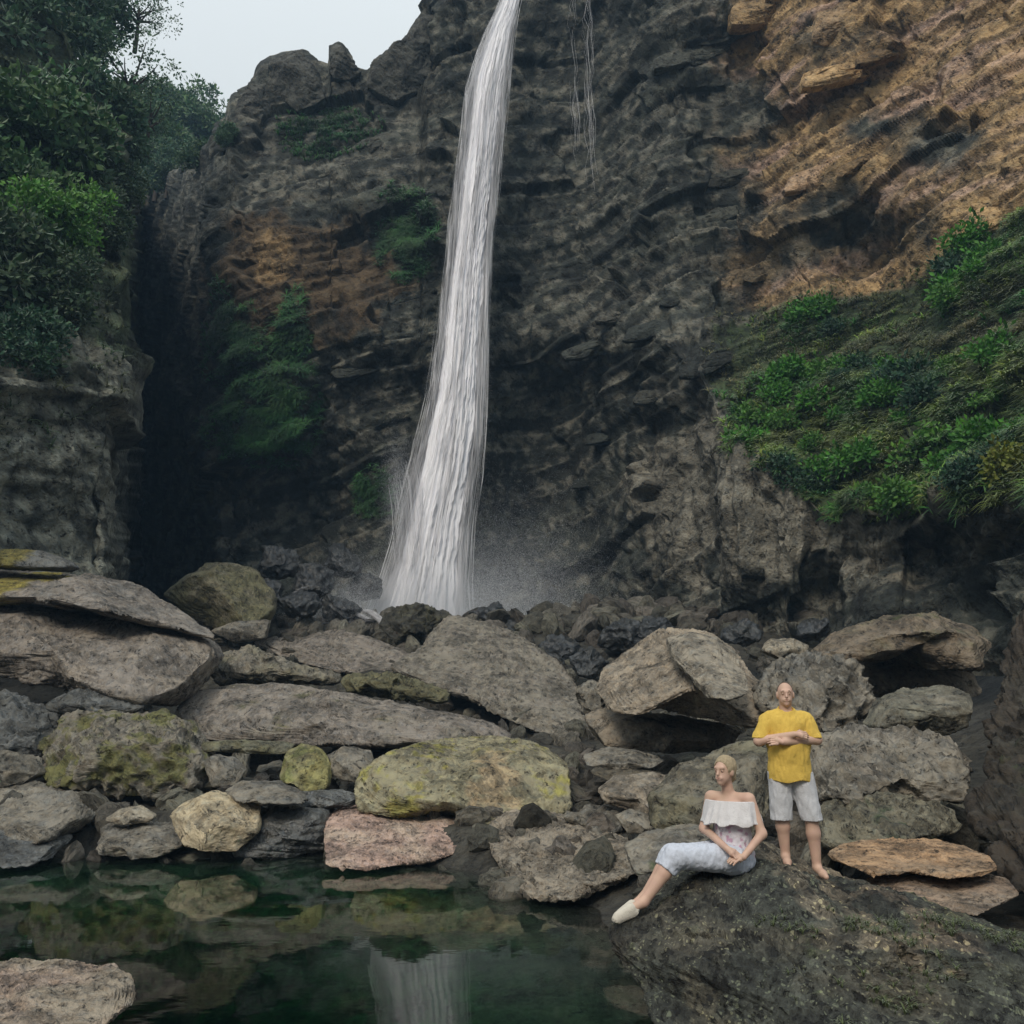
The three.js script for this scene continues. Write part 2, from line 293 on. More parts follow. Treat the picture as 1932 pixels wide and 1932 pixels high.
// ---------------------------------------------------------------- rocks: outline in space, own thickness, facets, noise
const RT = {
  grey: [0.25, 0.226, 0.182], tan: [0.33, 0.28, 0.215], pink: [0.55, 0.385, 0.31], orange: [0.47, 0.3, 0.17], dark: [0.06, 0.058, 0.046], olive: [0.175, 0.165, 0.09],
  yellow: [0.34, 0.315, 0.13], violet: [0.272, 0.24, 0.205], slate: [0.15, 0.155, 0.15], brown: [0.12, 0.1, 0.068], cream: [0.42, 0.37, 0.28], black: [0.055, 0.052, 0.043],
};
function rockGeo(outline, D, o, seed) {
  const r = rngOf(seed * 97 + 13);
  let cx = 0, cy = 0; for (const p of outline) { cx += p[0] / outline.length; cy += p[1] / outline.length; }
  const sx = (o.sx || 0) / 100, sy = (o.sy ?? 0.9) / 100;
  const depth = (px, py) => D + sx * (px - cx) + sy * (cy - py);
  const O = outline.map(p => [p[0] - cx, p[1] - cy]);
  const rad = th => { // distance from the centre to the outline, in photo pixels
    const dx = Math.cos(th), dy = -Math.sin(th); let best = 0;
    for (let i = 0; i < O.length; i++) {
      const [ax, ay] = O[i], [bx, by] = O[(i + 1) % O.length], ex = bx - ax, ey = by - ay, den = dx * ey - dy * ex;
      if (Math.abs(den) < 1e-9) continue;
      const t = (ax * ey - ay * ex) / den, u = (ax * dy - ay * dx) / den;
      if (t > 0 && u >= -1e-6 && u <= 1 + 1e-6) best = Math.max(best, t);
    }
    return best;
  };
  const NT = 180, tab = []; for (let i = 0; i < NT; i++) tab.push(rad(i / NT * 2 * Math.PI));
  const sm = tab.map((v, i) => (tab[(i + NT - 1) % NT] + 2 * v + tab[(i + 1) % NT]) / 4);
  const Cw = at(cx, cy, D);
  const rim = sm.map((R, i) => { const th = i / NT * 2 * Math.PI, px = cx + R * Math.cos(th), py = cy - R * Math.sin(th); return at(px, py, depth(px, py)).sub(Cw); });
  let ext = 0; for (const p of outline) ext = Math.max(ext, Math.hypot(p[0] - cx, p[1] - cy));
  const size = rim.reduce((s, v) => s + v.length(), 0) / NT, T = (o.thick || 0.85) * size, N = o.n || Math.round(clamp(ext / 4.2, 12, 58)), k = o.k || 4.4;
  const planes = []; // facet planes, in the rock's own unit space
  for (let i = 0; i < (o.facets ?? 7); i++) {
    const n = new THREE.Vector3(r() * 2 - 1, r() * 2 - 1, 0.25 + r() * 0.9).normalize(); planes.push([n, 0.62 + r() * 0.22]);
  }
  for (const f of o.cut || []) planes.push([new THREE.Vector3(...f.slice(0, 3)).normalize(), f[3]]);
  const ax = o.amp ?? 0.05, so = seed * 3.7, verts = new Map(), pos = [], uv = [], col = [], idx = [], keys = [];
  const base = o.tone, tmp = new THREE.Vector3();
  function point(dx, dy, dz) {
    const rho = Math.hypot(dx, dy), s = 1 / Math.pow(Math.pow(rho, k) + Math.pow(Math.abs(dz), k), 1 / k);
    let ux = dx * s, uy = dy * s, uz = dz * s;
    for (const [n, off] of planes) { const e = ux * n.x + uy * n.y + uz * n.z - off; if (e > 0) { const q = e; ux -= n.x * q; uy -= n.y * q; uz -= n.z * q; } }
    const th = (Math.atan2(uy, ux) / (2 * Math.PI) * NT + NT) % NT, i = Math.floor(th), f = th - i, rr = Math.hypot(ux, uy);
    const A = rim[i % NT], B = rim[(i + 1) % NT];
    const p = new THREE.Vector3(Cw.x + rr * lerp(A.x, B.x, f), Cw.y + rr * lerp(A.y, B.y, f), Cw.z + rr * lerp(A.z, B.z, f) + uz * T);
    return p;
  }
  function bump(p) {
    const w = 1.5 / size, am = ax * size;
    let d = am * (1.5 * fbm(p.x * w + so, p.y * w, p.z * w, 3) + 0.5 * fbm(p.x * w * 4, p.y * w * 4 + so, p.z * w * 4, 4)) + 0.012 * size * noise(p.x * w * 14, p.y * w * 14, p.z * w * 14);
    if (o.strata) { const b = (p.y - p.x * (o.dip ?? -0.12) + 0.3 * p.z * (o.dipz || 0)) / (o.bed || 0.28) + 0.5 * noise(p.x * 0.7, p.y * 0.7 + so, p.z * 0.7), bi = Math.floor(b), bf = b - bi; d += o.strata * ((h2(bi, seed) - 0.5) - 0.7 * (1 - sstep(0, 0.16, Math.min(bf, 1 - bf)))); }
    if (o.lumps) d += o.lumps * 1.2 * (0.45 - Math.abs(noise(p.x * 1.5 + so, p.y * 1.5, p.z * 1.5)) - 0.4 * Math.abs(noise(p.x * 3.7, p.y * 3.7 + so, p.z * 3.7)));
    d -= (o.crack ?? 0.03) * size * (1 - sstep(0, 0.03, Math.abs(noise(p.x * w * 0.8 + so, p.y * w * 0.8, p.z * w * 0.8))));
    return d;
  }
  const faces = [[0, 1, 2, 1], [0, 1, 2, -1], [2, 1, 0, 1], [2, 1, 0, -1], [0, 2, 1, 1], [0, 2, 1, -1]]; // u axis, v axis, w axis, sign
  for (const [ua, va, wa, sg] of faces) {
    const b0 = pos.length / 3;
    for (let j = 0; j <= N; j++) for (let i = 0; i <= N; i++) {
      const d = [0, 0, 0]; d[ua] = Math.tan((i / N * 2 - 1) * Math.PI / 4); d[va] = Math.tan((j / N * 2 - 1) * Math.PI / 4); d[wa] = sg;
      const key = d.map(v => Math.round(v * 1e5)).join(); let p = verts.get(key);
      if (!p) { const l = Math.hypot(...d); const v = point(d[0] / l, d[1] / l, d[2] / l); p = { v, n: new THREE.Vector3() }; verts.set(key, p); }
      keys.push(p); pos.push(p.v.x, p.v.y, p.v.z);
      uv.push(...(wa === 2 ? [p.v.x, p.v.y] : wa === 0 ? [p.v.z, p.v.y] : [p.v.x, p.v.z]));
    }
    const flip = (wa === 1 ? -1 : wa === 0 ? -1 : 1) * sg < 0;
    for (let j = 0; j < N; j++) for (let i = 0; i < N; i++) {
      const a = b0 + j * (N + 1) + i, b = a + 1, c = a + N + 1, e = c + 1;
      if (flip) idx.push(a, c, b, b, c, e); else idx.push(a, b, c, b, e, c);
    }
  }
  const normals = () => { for (const q of verts.values()) q.n.set(0, 0, 0); for (let i = 0; i < idx.length; i += 3) { const a = keys[idx[i]], b = keys[idx[i + 1]], c = keys[idx[i + 2]]; e1.subVectors(b.v, a.v); e2.subVectors(c.v, a.v); e1.cross(e2); a.n.add(e1); b.n.add(e1); c.n.add(e1); } for (const q of verts.values()) q.n.normalize(); };
  const e1 = new THREE.Vector3(), e2 = new THREE.Vector3();
  normals(); for (const q of verts.values()) q.d = bump(q.v); for (const q of verts.values()) q.v.addScaledVector(q.n, q.d); normals();
  keys.forEach((q, i) => { pos[3 * i] = q.v.x; pos[3 * i + 1] = q.v.y; pos[3 * i + 2] = q.v.z; });
  const nor = [];
  for (const p of keys) { tmp.copy(p.n).normalize(); nor.push(tmp.x, tmp.y, tmp.z); }
  const mossTone = o.mossTone || [0.16, 0.155, 0.035];
  for (const { v: p } of keys) {
    const n1 = fbm(p.x * 0.7 + so, p.y * 0.7, p.z * 0.7, 3), n2 = fbm(p.x * 2.6, p.y * 2.6 + so, p.z * 2.6, 4), n3 = fbm(p.x * 0.9, p.y * 3.2, p.z * 0.9 + so, 3);
    let c = mix3(base, o.tone2 || RT.slate, sstep(-0.25, 0.6, n1 + 0.6 * n3) * (o.mixing ?? 0.5));
    if (o.moss) c = mix3(c, mossTone, 0.9 * sstep(0.5 - 0.12, 0.5 + 0.12, o.moss + 0.75 * n1 + 0.6 * n2));
    for (const [mx, my, mr, tone] of o.patch || []) { const q = at(mx, my, D), dd = Math.hypot(p.x - q.x, p.y - q.y) / (mr / F * D); c = mix3(c, tone, 0.92 * sstep(0.35, 0.65, 1.15 - dd * 0.75 + 0.8 * n1 + 0.5 * n2)); }
    if (o.speck) { const q = noise(p.x * 9 + so, p.y * 9, p.z * 9) * 0.6 + noise(p.x * 23, p.y * 23, p.z * 23 + so) * 0.4; c = mix3(c, [0.36, 0.36, 0.32], o.speck * sstep(0.5, 0.62, q)); }
    const v = 0.92 + 0.42 * n2; col.push(c[0] * v, c[1] * v, c[2] * v);
  }
  return boxUV(geo(pos, idx, { color: col, normal: nor }));
}
let rockSeed = 1;
const GROUP = 'boulders heaped between the pool and the waterfall';
function rock(label, outline, D, o = {}, parts) {
  o.tone = o.tone || RT.grey;
  const m = o.mat || M.rock;
  if (!parts) { const q = mesh(o.name || 'boulder', rockGeo(outline, D, o, rockSeed++), m); return tag(q, label, o.cat || 'boulder', o.group === undefined ? GROUP : o.group); }
  const g = new THREE.Group(); g.name = o.name || 'boulder'; tag(g, label, o.cat || 'boulder', GROUP);
  mesh('rock_body', rockGeo(outline, D, o, rockSeed++), m, g);
  for (const [n, out, d, oo] of parts) { oo.tone = oo.tone || o.tone; mesh(n, rockGeo(out, d, oo, rockSeed++), oo.mat || m, g); }
  return g;
}
// blocks standing proud of the cliff along its bedding, and the pinnacles of its skyline
{
  const r = rngOf(64), pick = (x, y) => { let best = null, bd = 1e9; for (let i = 0; i < mainCliff.samples.length; i += 3) { const q = mainCliff.samples[i], d = (q[2] - x) ** 2 + (q[3] - y) ** 2; if (d < bd) { bd = d; best = q; } } return best; };
  const spots = [[1300, 110, 75, 13, 'grey'], [1365, 62, 60, 12, 'grey'], [1460, 20, 90, 18, 'orange'], [1500, 175, 90, 30, 'pink'], [1500, 250, 70, 34, 'orange'], [1620, 130, 120, 15, 'dark'], [1700, 92, 90, 12, 'brown'], [1790, 40, 100, 26, 'orange'], [1760, 190, 110, 24, 'orange'], [1880, 170, 90, 26, 'orange'], [1400, 330, 70, 12, 'grey'], [1560, 330, 90, 14, 'tan'], [1660, 300, 80, 12, 'tan'], [1850, 330, 100, 28, 'orange'], [1880, 410, 80, 20, 'orange'], [1370, 532, 66, 14, 'cream'], [1290, 560, 50, 11, 'grey'], [1440, 515, 40, 11, 'grey'], [1240, 620, 70, 13, 'grey'], [1130, 650, 70, 12, 'dark'], [1180, 590, 60, 11, 'dark'], [1330, 420, 60, 13, 'dark'], [1480, 420, 60, 24, 'dark'], [1110, 560, 50, 10, 'dark'], [700, 285, 60, 14, 'dark'], [640, 320, 60, 12, 'dark'], [760, 560, 70, 12, 'dark'], [600, 420, 60, 13, 'dark'], [560, 370, 50, 13, 'dark'], [690, 690, 60, 12, 'dark'], [1150, 820, 50, 10, 'slate'], [1120, 905, 44, 10, 'grey'], [1250, 740, 60, 14, 'slate'], [1330, 690, 50, 13, 'grey'], [1590, 40, 60, 22, 'grey'], [1420, 150, 50, 24, 'tan']];
  for (const [x, y, a, b] of spots.filter(q => q[3] < 24)) {
    const q = pick(x, y), D = -q[0].z + 0.4, sl = 0.28 + 0.08 * r(), c = cliffColour(x, y, q[0]).map(v => v * 1.25), j = () => 0.75 + 0.4 * r(), B = b * 1.3;
    const out = [[-a * j(), B * j()], [-a * 0.3, B * j()], [a * 0.5 * j(), B * j()], [a * j(), B * 0.6 * j()], [a * 1.05, -B * 0.5 * j()], [a * 0.3, -B * j()], [-a * 0.5, -B * 0.8 * j()], [-a * 0.95, -B * 0.3]].map(([u, w]) => [x + u, y - w - sl * u]);
    mesh('rock_ledge', toCreasedNormals(rockGeo(out, D, { tone: c, tone2: c.map(v => v * 0.6), mixing: 0.5, n: 22, thick: 0.4, sy: 1.5, k: 14, facets: 5, amp: 0.03, strata: 0.06, bed: 0.35, dip: 0.3 }, 900 + x), 0.6), M.cliff, mainCliff);
  }
  for (const [out, D] of [[[[618, 132], [622, 90], [632, 82], [650, 90], [668, 116], [682, 132], [660, 150], [630, 150]], 52], [[[505, 170], [512, 126], [528, 106], [562, 100], [600, 112], [618, 128], [612, 190], [560, 210]], 52], [[[444, 240], [446, 182], [470, 168], [502, 152], [510, 200], [490, 240]], 51.5], [[[690, 160], [700, 122], [745, 92], [780, 66], [800, 20], [820, 40], [815, 150], [750, 190]], 51.5]])
    mesh('rock_pinnacle', rockGeo(out, D, { tone: [0.1, 0.1, 0.085], tone2: RT.dark, thick: 0.6, facets: 8, k: 6, amp: 0.05, strata: 0.08, bed: 0.6, n: 30, sy: 0.5 }, out[0][0]), M.cliff, mainCliff);
}
// left group
rock('huge violet-grey layered slab at the left edge, yellow moss at its end', [[-160, 1150], [-40, 1128], [120, 1140], [260, 1150], [380, 1205], [408, 1235], [360, 1300], [310, 1335], [240, 1318], [120, 1300], [-20, 1268], [-160, 1262]], 23.5, { tone: RT.violet, tone2: RT.tan, thick: 0.75, facets: 5, amp: 0.03, strata: 0.05, bed: 0.5, cut: [[0.2, 0.8, 0.6, 0.5]], sy: 1.6, n: 52 }, [
  ['rock_layer', [[-160, 1090], [0, 1072], [90, 1076], [250, 1100], [330, 1150], [418, 1212], [380, 1212], [250, 1160], [100, 1146], [-40, 1134], [-160, 1148]], 24.6, { tone: RT.violet, tone2: RT.slate, thick: 0.8, facets: 4, amp: 0.03, sy: 3.2, patch: [[14, 1105, 62, [0.3, 0.25, 0.045]]], n: 50 }],
  ['rock_layer', [[-160, 1050], [0, 1036], [80, 1040], [136, 1060], [152, 1078], [60, 1074], [-60, 1068], [-160, 1080]], 25.5, { tone: RT.slate, thick: 0.8, facets: 4, patch: [[30, 1044, 36, [0.25, 0.22, 0.06]]] }],
]);
rock('brown-grey angular boulder with a dark hollow face, left of the waterfall foot', [[300, 1120], [345, 1080], [410, 1062], [470, 1068], [508, 1110], [512, 1150], [480, 1190], [420, 1200], [350, 1165]], 35, { tone: RT.olive, tone2: RT.grey, cut: [[-0.5, -0.5, 0.7, 0.38], [0.7, 0.4, 0.6, 0.55]], facets: 4 });
rock('low rock shelving out beneath the hollow-faced boulder', [[395, 1190], [450, 1172], [510, 1168], [500, 1205], [440, 1212]], 31.5, { tone: RT.grey });
rock('dark blocky boulder below the big left slab, at the left edge', [[-60, 1300], [10, 1310], [60, 1335], [110, 1370], [120, 1430], [60, 1460], [-60, 1450]], 20.5, { tone: RT.slate, tone2: RT.dark, amp: 0.09, lumps: 0.14 });
rock('flat dark rock in the shadow under the big left slab', [[80, 1330], [120, 1305], [190, 1298], [250, 1312], [268, 1338], [200, 1352], [110, 1350]], 20.6, { tone: RT.slate, tone2: RT.dark, lumps: 0.1 });
rock('rough moss-covered olive boulder at the left of the pool', [[70, 1400], [100, 1355], [180, 1340], [290, 1345], [350, 1372], [385, 1430], [380, 1480], [300, 1502], [160, 1500], [90, 1480]], 19.2, { tone: RT.grey, tone2: RT.olive, moss: 0.42, mossTone: [0.15, 0.15, 0.05], lumps: 0.15, amp: 0.06, n: 56, facets: 7 });
rock('small grey boulder at the left edge above the waterside slabs', [[-50, 1420], [20, 1418], [62, 1430], [75, 1460], [40, 1482], [-50, 1480]], 18.6, { tone: RT.grey, tone2: RT.dark, lumps: 0.08 });
rock('small rounded rock right of the mossy olive boulder', [[384, 1440], [405, 1424], [440, 1430], [462, 1452], [445, 1482], [400, 1486]], 18.8, { tone: RT.grey });
rock('flat dark shelf of rock under the long grey slab', [[380, 1400], [460, 1396], [560, 1402], [540, 1424], [440, 1420], [385, 1418]], 19.6, { tone: RT.olive });
rock('small pale green lichen-covered boulder beside the dark gap', [[524, 1462], [540, 1418], [570, 1402], [604, 1414], [622, 1446], [618, 1488], [570, 1496], [532, 1488]], 18.6, { tone: RT.yellow, tone2: RT.grey, moss: 0.3, mossTone: [0.2, 0.21, 0.07], facets: 6 });
rock('small grey rock left of the yellow-green boulder', [[612, 1425], [650, 1408], [700, 1415], [704, 1450], [690, 1478], [640, 1470], [618, 1462]], 19, { tone: RT.grey });
rock('long grey slab lying across the middle of the heap', [[322, 1350], [345, 1305], [420, 1292], [520, 1290], [640, 1308], [760, 1330], [880, 1352], [950, 1375], [985, 1395], [930, 1408], [820, 1402], [700, 1408], [560, 1402], [430, 1402], [350, 1388]], 22.3, { tone: RT.violet, tone2: RT.grey, thick: 0.55, sy: 2.2, facets: 3, amp: 0.03, strata: 0.05, bed: 0.3, dip: -0.2, moss: 0.02, mossTone: [0.13, 0.125, 0.06], n: 58 });
rock('grey rubble rock wedged between the left slab and the long grey slab', [[380, 1268], [400, 1235], [460, 1215], [500, 1232], [560, 1256], [640, 1268], [640, 1290], [520, 1290], [420, 1292]], 25.5, { tone: RT.grey, tone2: RT.olive, lumps: 0.12 });
rock('pale flat-topped slab sloping down left of the dark perched boulder', [[468, 1212], [500, 1194], [580, 1186], [660, 1190], [720, 1210], [790, 1236], [800, 1262], [730, 1276], [640, 1268], [540, 1242]], 35, { tone: RT.violet, tone2: RT.grey, thick: 0.6, sy: 5, facets: 3, amp: 0.025, strata: 0.08, bed: 0.5, dip: -0.25, n: 44 });
rock('dark mottled boulder perched on the slabs before the waterfall', [[718, 1200], [724, 1160], [748, 1146], [790, 1142], [830, 1150], [852, 1164], [838, 1190], [812, 1222], [770, 1236], [728, 1228]], 35.5, { tone: RT.dark, tone2: RT.olive, lumps: 0.2, facets: 6, cut: [[0, -0.8, 0.5, 0.55]], n: 36 });
rock('broad smooth grey slab slanting down right of the perched boulder', [[730, 1262], [790, 1226], [846, 1164], [900, 1172], [960, 1192], [1020, 1226], [1060, 1262], [1108, 1316], [1118, 1350], [1086, 1396], [1020, 1384], [950, 1352], [880, 1318], [800, 1290]], 30.5, { tone: RT.grey, tone2: RT.violet, thick: 0.34, sy: 4.4, facets: 2, amp: 0.022, strata: 0.03, n: 58 });
rock('reddish-grey slab end behind the broad slanting slab', [[900, 1184], [960, 1180], [1030, 1212], [1075, 1250], [1090, 1290], [1040, 1270], [960, 1220]], 35.5, { tone: RT.tan, sy: 4, thick: 0.6 });
rock('jumble of olive rock under the end of the pale flat slab', [[640, 1276], [720, 1266], [790, 1286], [850, 1306], [840, 1326], [740, 1318], [650, 1304]], 27.5, { tone: RT.olive, tone2: RT.dark, lumps: 0.16 });
// centre and waterside
rock('big yellow-green mossy boulder at the water\'s far edge', [[668, 1482], [692, 1444], [744, 1416], [800, 1400], [880, 1388], [945, 1386], [1000, 1400], [1045, 1426], [1072, 1444], [1074, 1530], [1000, 1552], [880, 1552], [760, 1550], [684, 1530]], 18.4, { tone: [0.33, 0.3, 0.19], tone2: RT.grey, mixing: 0.35, moss: 0.24, mossTone: [0.31, 0.285, 0.075], patch: [[930, 1478, 46, [0.4, 0.31, 0.19]]], sy: 1.7, facets: 4, amp: 0.035, strata: 0.03, bed: 0.4, n: 58, cut: [[0.1, 0.85, 0.5, 0.55]] });
rock('pink flat slab at the waterline below the yellow-green boulder', [[618, 1540], [650, 1522], [740, 1520], [830, 1528], [890, 1546], [906, 1562], [890, 1600], [800, 1628], [680, 1632], [622, 1626]], 16.9, { tone: RT.pink, tone2: RT.cream, thick: 0.6, sy: 2.4, facets: 3, amp: 0.03, strata: 0.02, n: 44, mat: M.near });
rock('pinkish-grey flat rock with undercut front, right end of the waterline', [[918, 1556], [950, 1534], [1020, 1530], [1100, 1552], [1180, 1582], [1230, 1612], [1222, 1640], [1150, 1690], [1070, 1724], [1000, 1720], [960, 1670], [924, 1600]], 14.4, { tone: RT.tan, tone2: RT.grey, thick: 0.5, sy: 2.6, sx: -0.4, facets: 4, strata: 0.05, bed: 0.22, amp: 0.035, n: 50, mat: M.near, cut: [[-0.2, -0.75, 0.6, 0.35]] });
rock('pale slab with a dark undercut at the left end of the waterline', [[-60, 1480], [40, 1474], [110, 1484], [168, 1502], [170, 1540], [110, 1580], [20, 1600], [-60, 1600]], 17.4, { tone: RT.grey, tone2: RT.slate, sy: 2, thick: 0.6, });
rock('low pale rock in the water at the left edge', [[-60, 1545], [40, 1540], [90, 1560], [112, 1590], [70, 1630], [-60, 1634]], 16.4, { tone: RT.slate, sy: 2 });
rock('flat grey rock pair at the waterline below the mossy olive boulder', [[165, 1562], [200, 1548], [280, 1552], [340, 1562], [356, 1590], [290, 1620], [180, 1616]], 16.7, { tone: RT.grey, sy: 2 }, [
  ['rock_cap', [[190, 1548], [225, 1526], [262, 1520], [294, 1540], [280, 1552], [220, 1556]], 16.9, { tone: RT.cream, tone2: RT.grey }]]);
rock('jagged cream-faced rock at the waterline with a grey back', [[312, 1542], [345, 1514], [400, 1494], [450, 1500], [486, 1524], [486, 1570], [440, 1612], [340, 1600]], 16.4, { tone: [0.5, 0.42, 0.28], tone2: RT.tan, facets: 8, mixing: 0.3, thick: 0.6 }, [
  ['rock_layer', [[410, 1494], [450, 1474], [520, 1474], [570, 1496], [580, 1516], [520, 1512], [450, 1520], [424, 1514]], 16.9, { tone: RT.grey, tone2: RT.slate, sy: 2 }]]);
rock('dark wet layered rock just right of the cream-faced rock', [[440, 1540], [500, 1520], [575, 1520], [616, 1530], [622, 1600], [540, 1622], [450, 1612]], 16.9, { tone: RT.slate, tone2: RT.dark, mat: M.wet, strata: 0.05, bed: 0.12 });
rock('grey-green wet rock between the lichen boulder and the pink slab', [[520, 1500], [570, 1494], [640, 1490], [690, 1506], [660, 1524], [600, 1530], [540, 1522]], 17.6, { tone: RT.slate, tone2: RT.dark, mat: M.wet });
// right of centre
rock('big tan boulder with a flake of rock standing on its face', [[1128, 1290], [1140, 1262], [1190, 1228], [1240, 1192], [1300, 1184], [1350, 1192], [1392, 1214], [1420, 1262], [1462, 1310], [1470, 1350], [1440, 1372], [1370, 1366], [1300, 1352], [1250, 1338], [1200, 1350], [1150, 1340]], 18.9, { tone: [0.36, 0.3, 0.225], tone2: RT.grey, mixing: 0.4, sy: 2.2, thick: 0.7, facets: 4, amp: 0.03, n: 58, cut: [[-0.75, 0.1, 0.5, 0.52], [0.15, 0.5, 0.8, 0.5], [0, -0.85, 0.4, 0.5]] }, [
  ['rock_flake', [[1256, 1204], [1300, 1194], [1345, 1202], [1386, 1228], [1404, 1268], [1410, 1306], [1372, 1322], [1340, 1318], [1306, 1278], [1274, 1246]], 17.72, { tone: [0.34, 0.3, 0.235], tone2: RT.grey, sy: 2.6, thick: 0.32, facets: 2, amp: 0.02, k: 5 }]]);
rock('brown rock tucked under the tan boulder', [[1100, 1350], [1160, 1330], [1240, 1345], [1340, 1362], [1400, 1376], [1380, 1420], [1260, 1420], [1140, 1410]], 19.8, { tone: RT.tan, tone2: RT.grey });
rock('small rubble rock left of the tan boulder', [[1086, 1300], [1110, 1280], [1140, 1288], [1146, 1320], [1130, 1348], [1096, 1346]], 21.5, { tone: RT.grey, lumps: 0.15 });
rock('flat pale rock in the dark hollow below the tan boulder', [[1100, 1424], [1150, 1410], [1210, 1418], [1256, 1434], [1230, 1450], [1160, 1452], [1108, 1446]], 17.6, { tone: RT.grey, sy: 2 });
rock('thin dark ledge under the flat pale rock', [[1110, 1456], [1190, 1450], [1260, 1458], [1240, 1470], [1150, 1474]], 17, { tone: RT.brown, sy: 1.5 });
rock('tan wedge of rock left of the seated person', [[1128, 1492], [1160, 1466], [1230, 1458], [1276, 1470], [1280, 1520], [1240, 1538], [1180, 1530], [1140, 1516]], 15.6, { tone: RT.tan, tone2: RT.grey, facets: 6, strata: 0.03 });
rock('small pale rock with pointed end left of the seated person', [[1160, 1540], [1190, 1526], [1230, 1540], [1258, 1560], [1230, 1574], [1184, 1572]], 13.6, { tone: RT.grey, tone2: RT.cream });
rock('rough grey rock by the water between the flat rock and the tan wedge', [[1060, 1540], [1110, 1520], [1160, 1528], [1180, 1560], [1140, 1580], [1090, 1570]], 15.4, { tone: RT.grey, lumps: 0.1 });
rock('brown-grey rock standing behind the two people', [[1230, 1500], [1290, 1452], [1350, 1420], [1430, 1400], [1460, 1440], [1450, 1540], [1400, 1600], [1290, 1600], [1236, 1560]], 13.5, { tone: [0.2, 0.18, 0.135], tone2: RT.olive, moss: 0.0, mossTone: [0.06, 0.085, 0.03], facets: 7, amp: 0.06 });
rock('mossy green-grey rock behind the seated person\'s knees', [[1180, 1600], [1230, 1572], [1320, 1560], [1400, 1590], [1420, 1640], [1300, 1660], [1200, 1650]], 10.8, { tone: RT.grey, tone2: RT.slate, moss: 0.2, mossTone: [0.07, 0.1, 0.04] });
rock('grey lumpy boulder behind the standing person\'s head', [[1430, 1330], [1450, 1270], [1500, 1236], [1560, 1232], [1620, 1252], [1648, 1300], [1636, 1350], [1580, 1380], [1480, 1380]], 17.4, { tone: RT.grey, tone2: RT.slate, lumps: 0.2, facets: 5, amp: 0.07 });
rock('small pale stone on the heap below the cliff', [[1438, 1228], [1450, 1206], [1490, 1204], [1530, 1218], [1524, 1238], [1470, 1244]], 20.5, { tone: RT.cream, tone2: RT.grey });
rock('long brown arching boulder over a dark hollow at the right', [[1540, 1226], [1590, 1190], [1680, 1164], [1780, 1160], [1860, 1176], [1900, 1210], [1870, 1262], [1790, 1262], [1720, 1240], [1640, 1248], [1570, 1252]], 18.4, { tone: [0.2, 0.16, 0.115], tone2: RT.olive, moss: 0.12, mossTone: [0.09, 0.1, 0.035], cut: [[0, -0.9, 0.4, 0.2]], sy: 2.2, facets: 4, n: 44 });
rock('low rock in the hollow beneath the arching boulder', [[1600, 1250], [1700, 1240], [1820, 1256], [1850, 1310], [1760, 1330], [1640, 1310]], 19.6, { tone: [0.2, 0.16, 0.115], tone2: RT.grey });
rock('grey square boulder right of the standing person\'s head', [[1640, 1372], [1664, 1320], [1720, 1296], [1790, 1292], [1822, 1310], [1816, 1370], [1790, 1390], [1700, 1386]], 15.8, { tone: [0.2, 0.19, 0.145], tone2: RT.grey, facets: 6, cut: [[0, 0.8, 0.5, 0.5]] });
rock('large grey boulder right of the yellow shirt', [[1520, 1450], [1540, 1396], [1620, 1376], [1720, 1376], [1786, 1400], [1806, 1450], [1790, 1502], [1700, 1520], [1580, 1520], [1530, 1500]], 13.2, { tone: RT.grey, tone2: RT.violet, mixing: 0.4, lumps: 0.14, facets: 5, amp: 0.06, n: 48 });
rock('mossy pale-edged rock below the large grey boulder', [[1550, 1560], [1570, 1512], [1660, 1498], [1760, 1510], [1816, 1536], [1810, 1580], [1740, 1610], [1620, 1612], [1560, 1600]], 11.8, { tone: [0.22, 0.2, 0.14], tone2: RT.dark, moss: 0.12, mossTone: [0.05, 0.075, 0.035], facets: 6, lumps: 0.1, mat: M.near });
rock('orange flat-topped slab right of the standing person\'s feet', [[1566, 1618], [1610, 1596], [1700, 1588], [1800, 1592], [1838, 1604], [1866, 1630], [1820, 1642], [1740, 1652], [1640, 1648]], 9.9, { tone: RT.orange, tone2: RT.tan, sy: 2.2, thick: 0.55, facets: 3, amp: 0.03, k: 4.5, mat: M.near, n: 40 });
rock('brown-grey flat slab just below the orange slab', [[1640, 1660], [1720, 1648], [1830, 1640], [1890, 1656], [1916, 1684], [1880, 1700], [1830, 1722], [1780, 1712], [1720, 1692], [1660, 1684]], 9.2, { tone: [0.33, 0.24, 0.17], tone2: RT.tan, sy: 1.6, thick: 0.5, facets: 3, amp: 0.03, k: 4.5, mat: M.near, n: 40 });
rock('dark brown bank of rock rising at the right edge beside the orange slab', [[1950, 1160], [2020, 1100], [2300, 1080], [2340, 1700], [2120, 1760], [1985, 1720], [1925, 1640], [1900, 1540], [1920, 1420], [1908, 1330], [1932, 1240]], 11.4, { tone: [0.05, 0.038, 0.026], tone2: RT.dark, mixing: 0.6, lumps: 0.1, amp: 0.05, strata: 0.06, bed: 0.35, n: 70, thick: 0.35, name: 'rock_bank', cat: 'rock bank', group: null, moss: 0.02, mossTone: [0.03, 0.04, 0.015] });
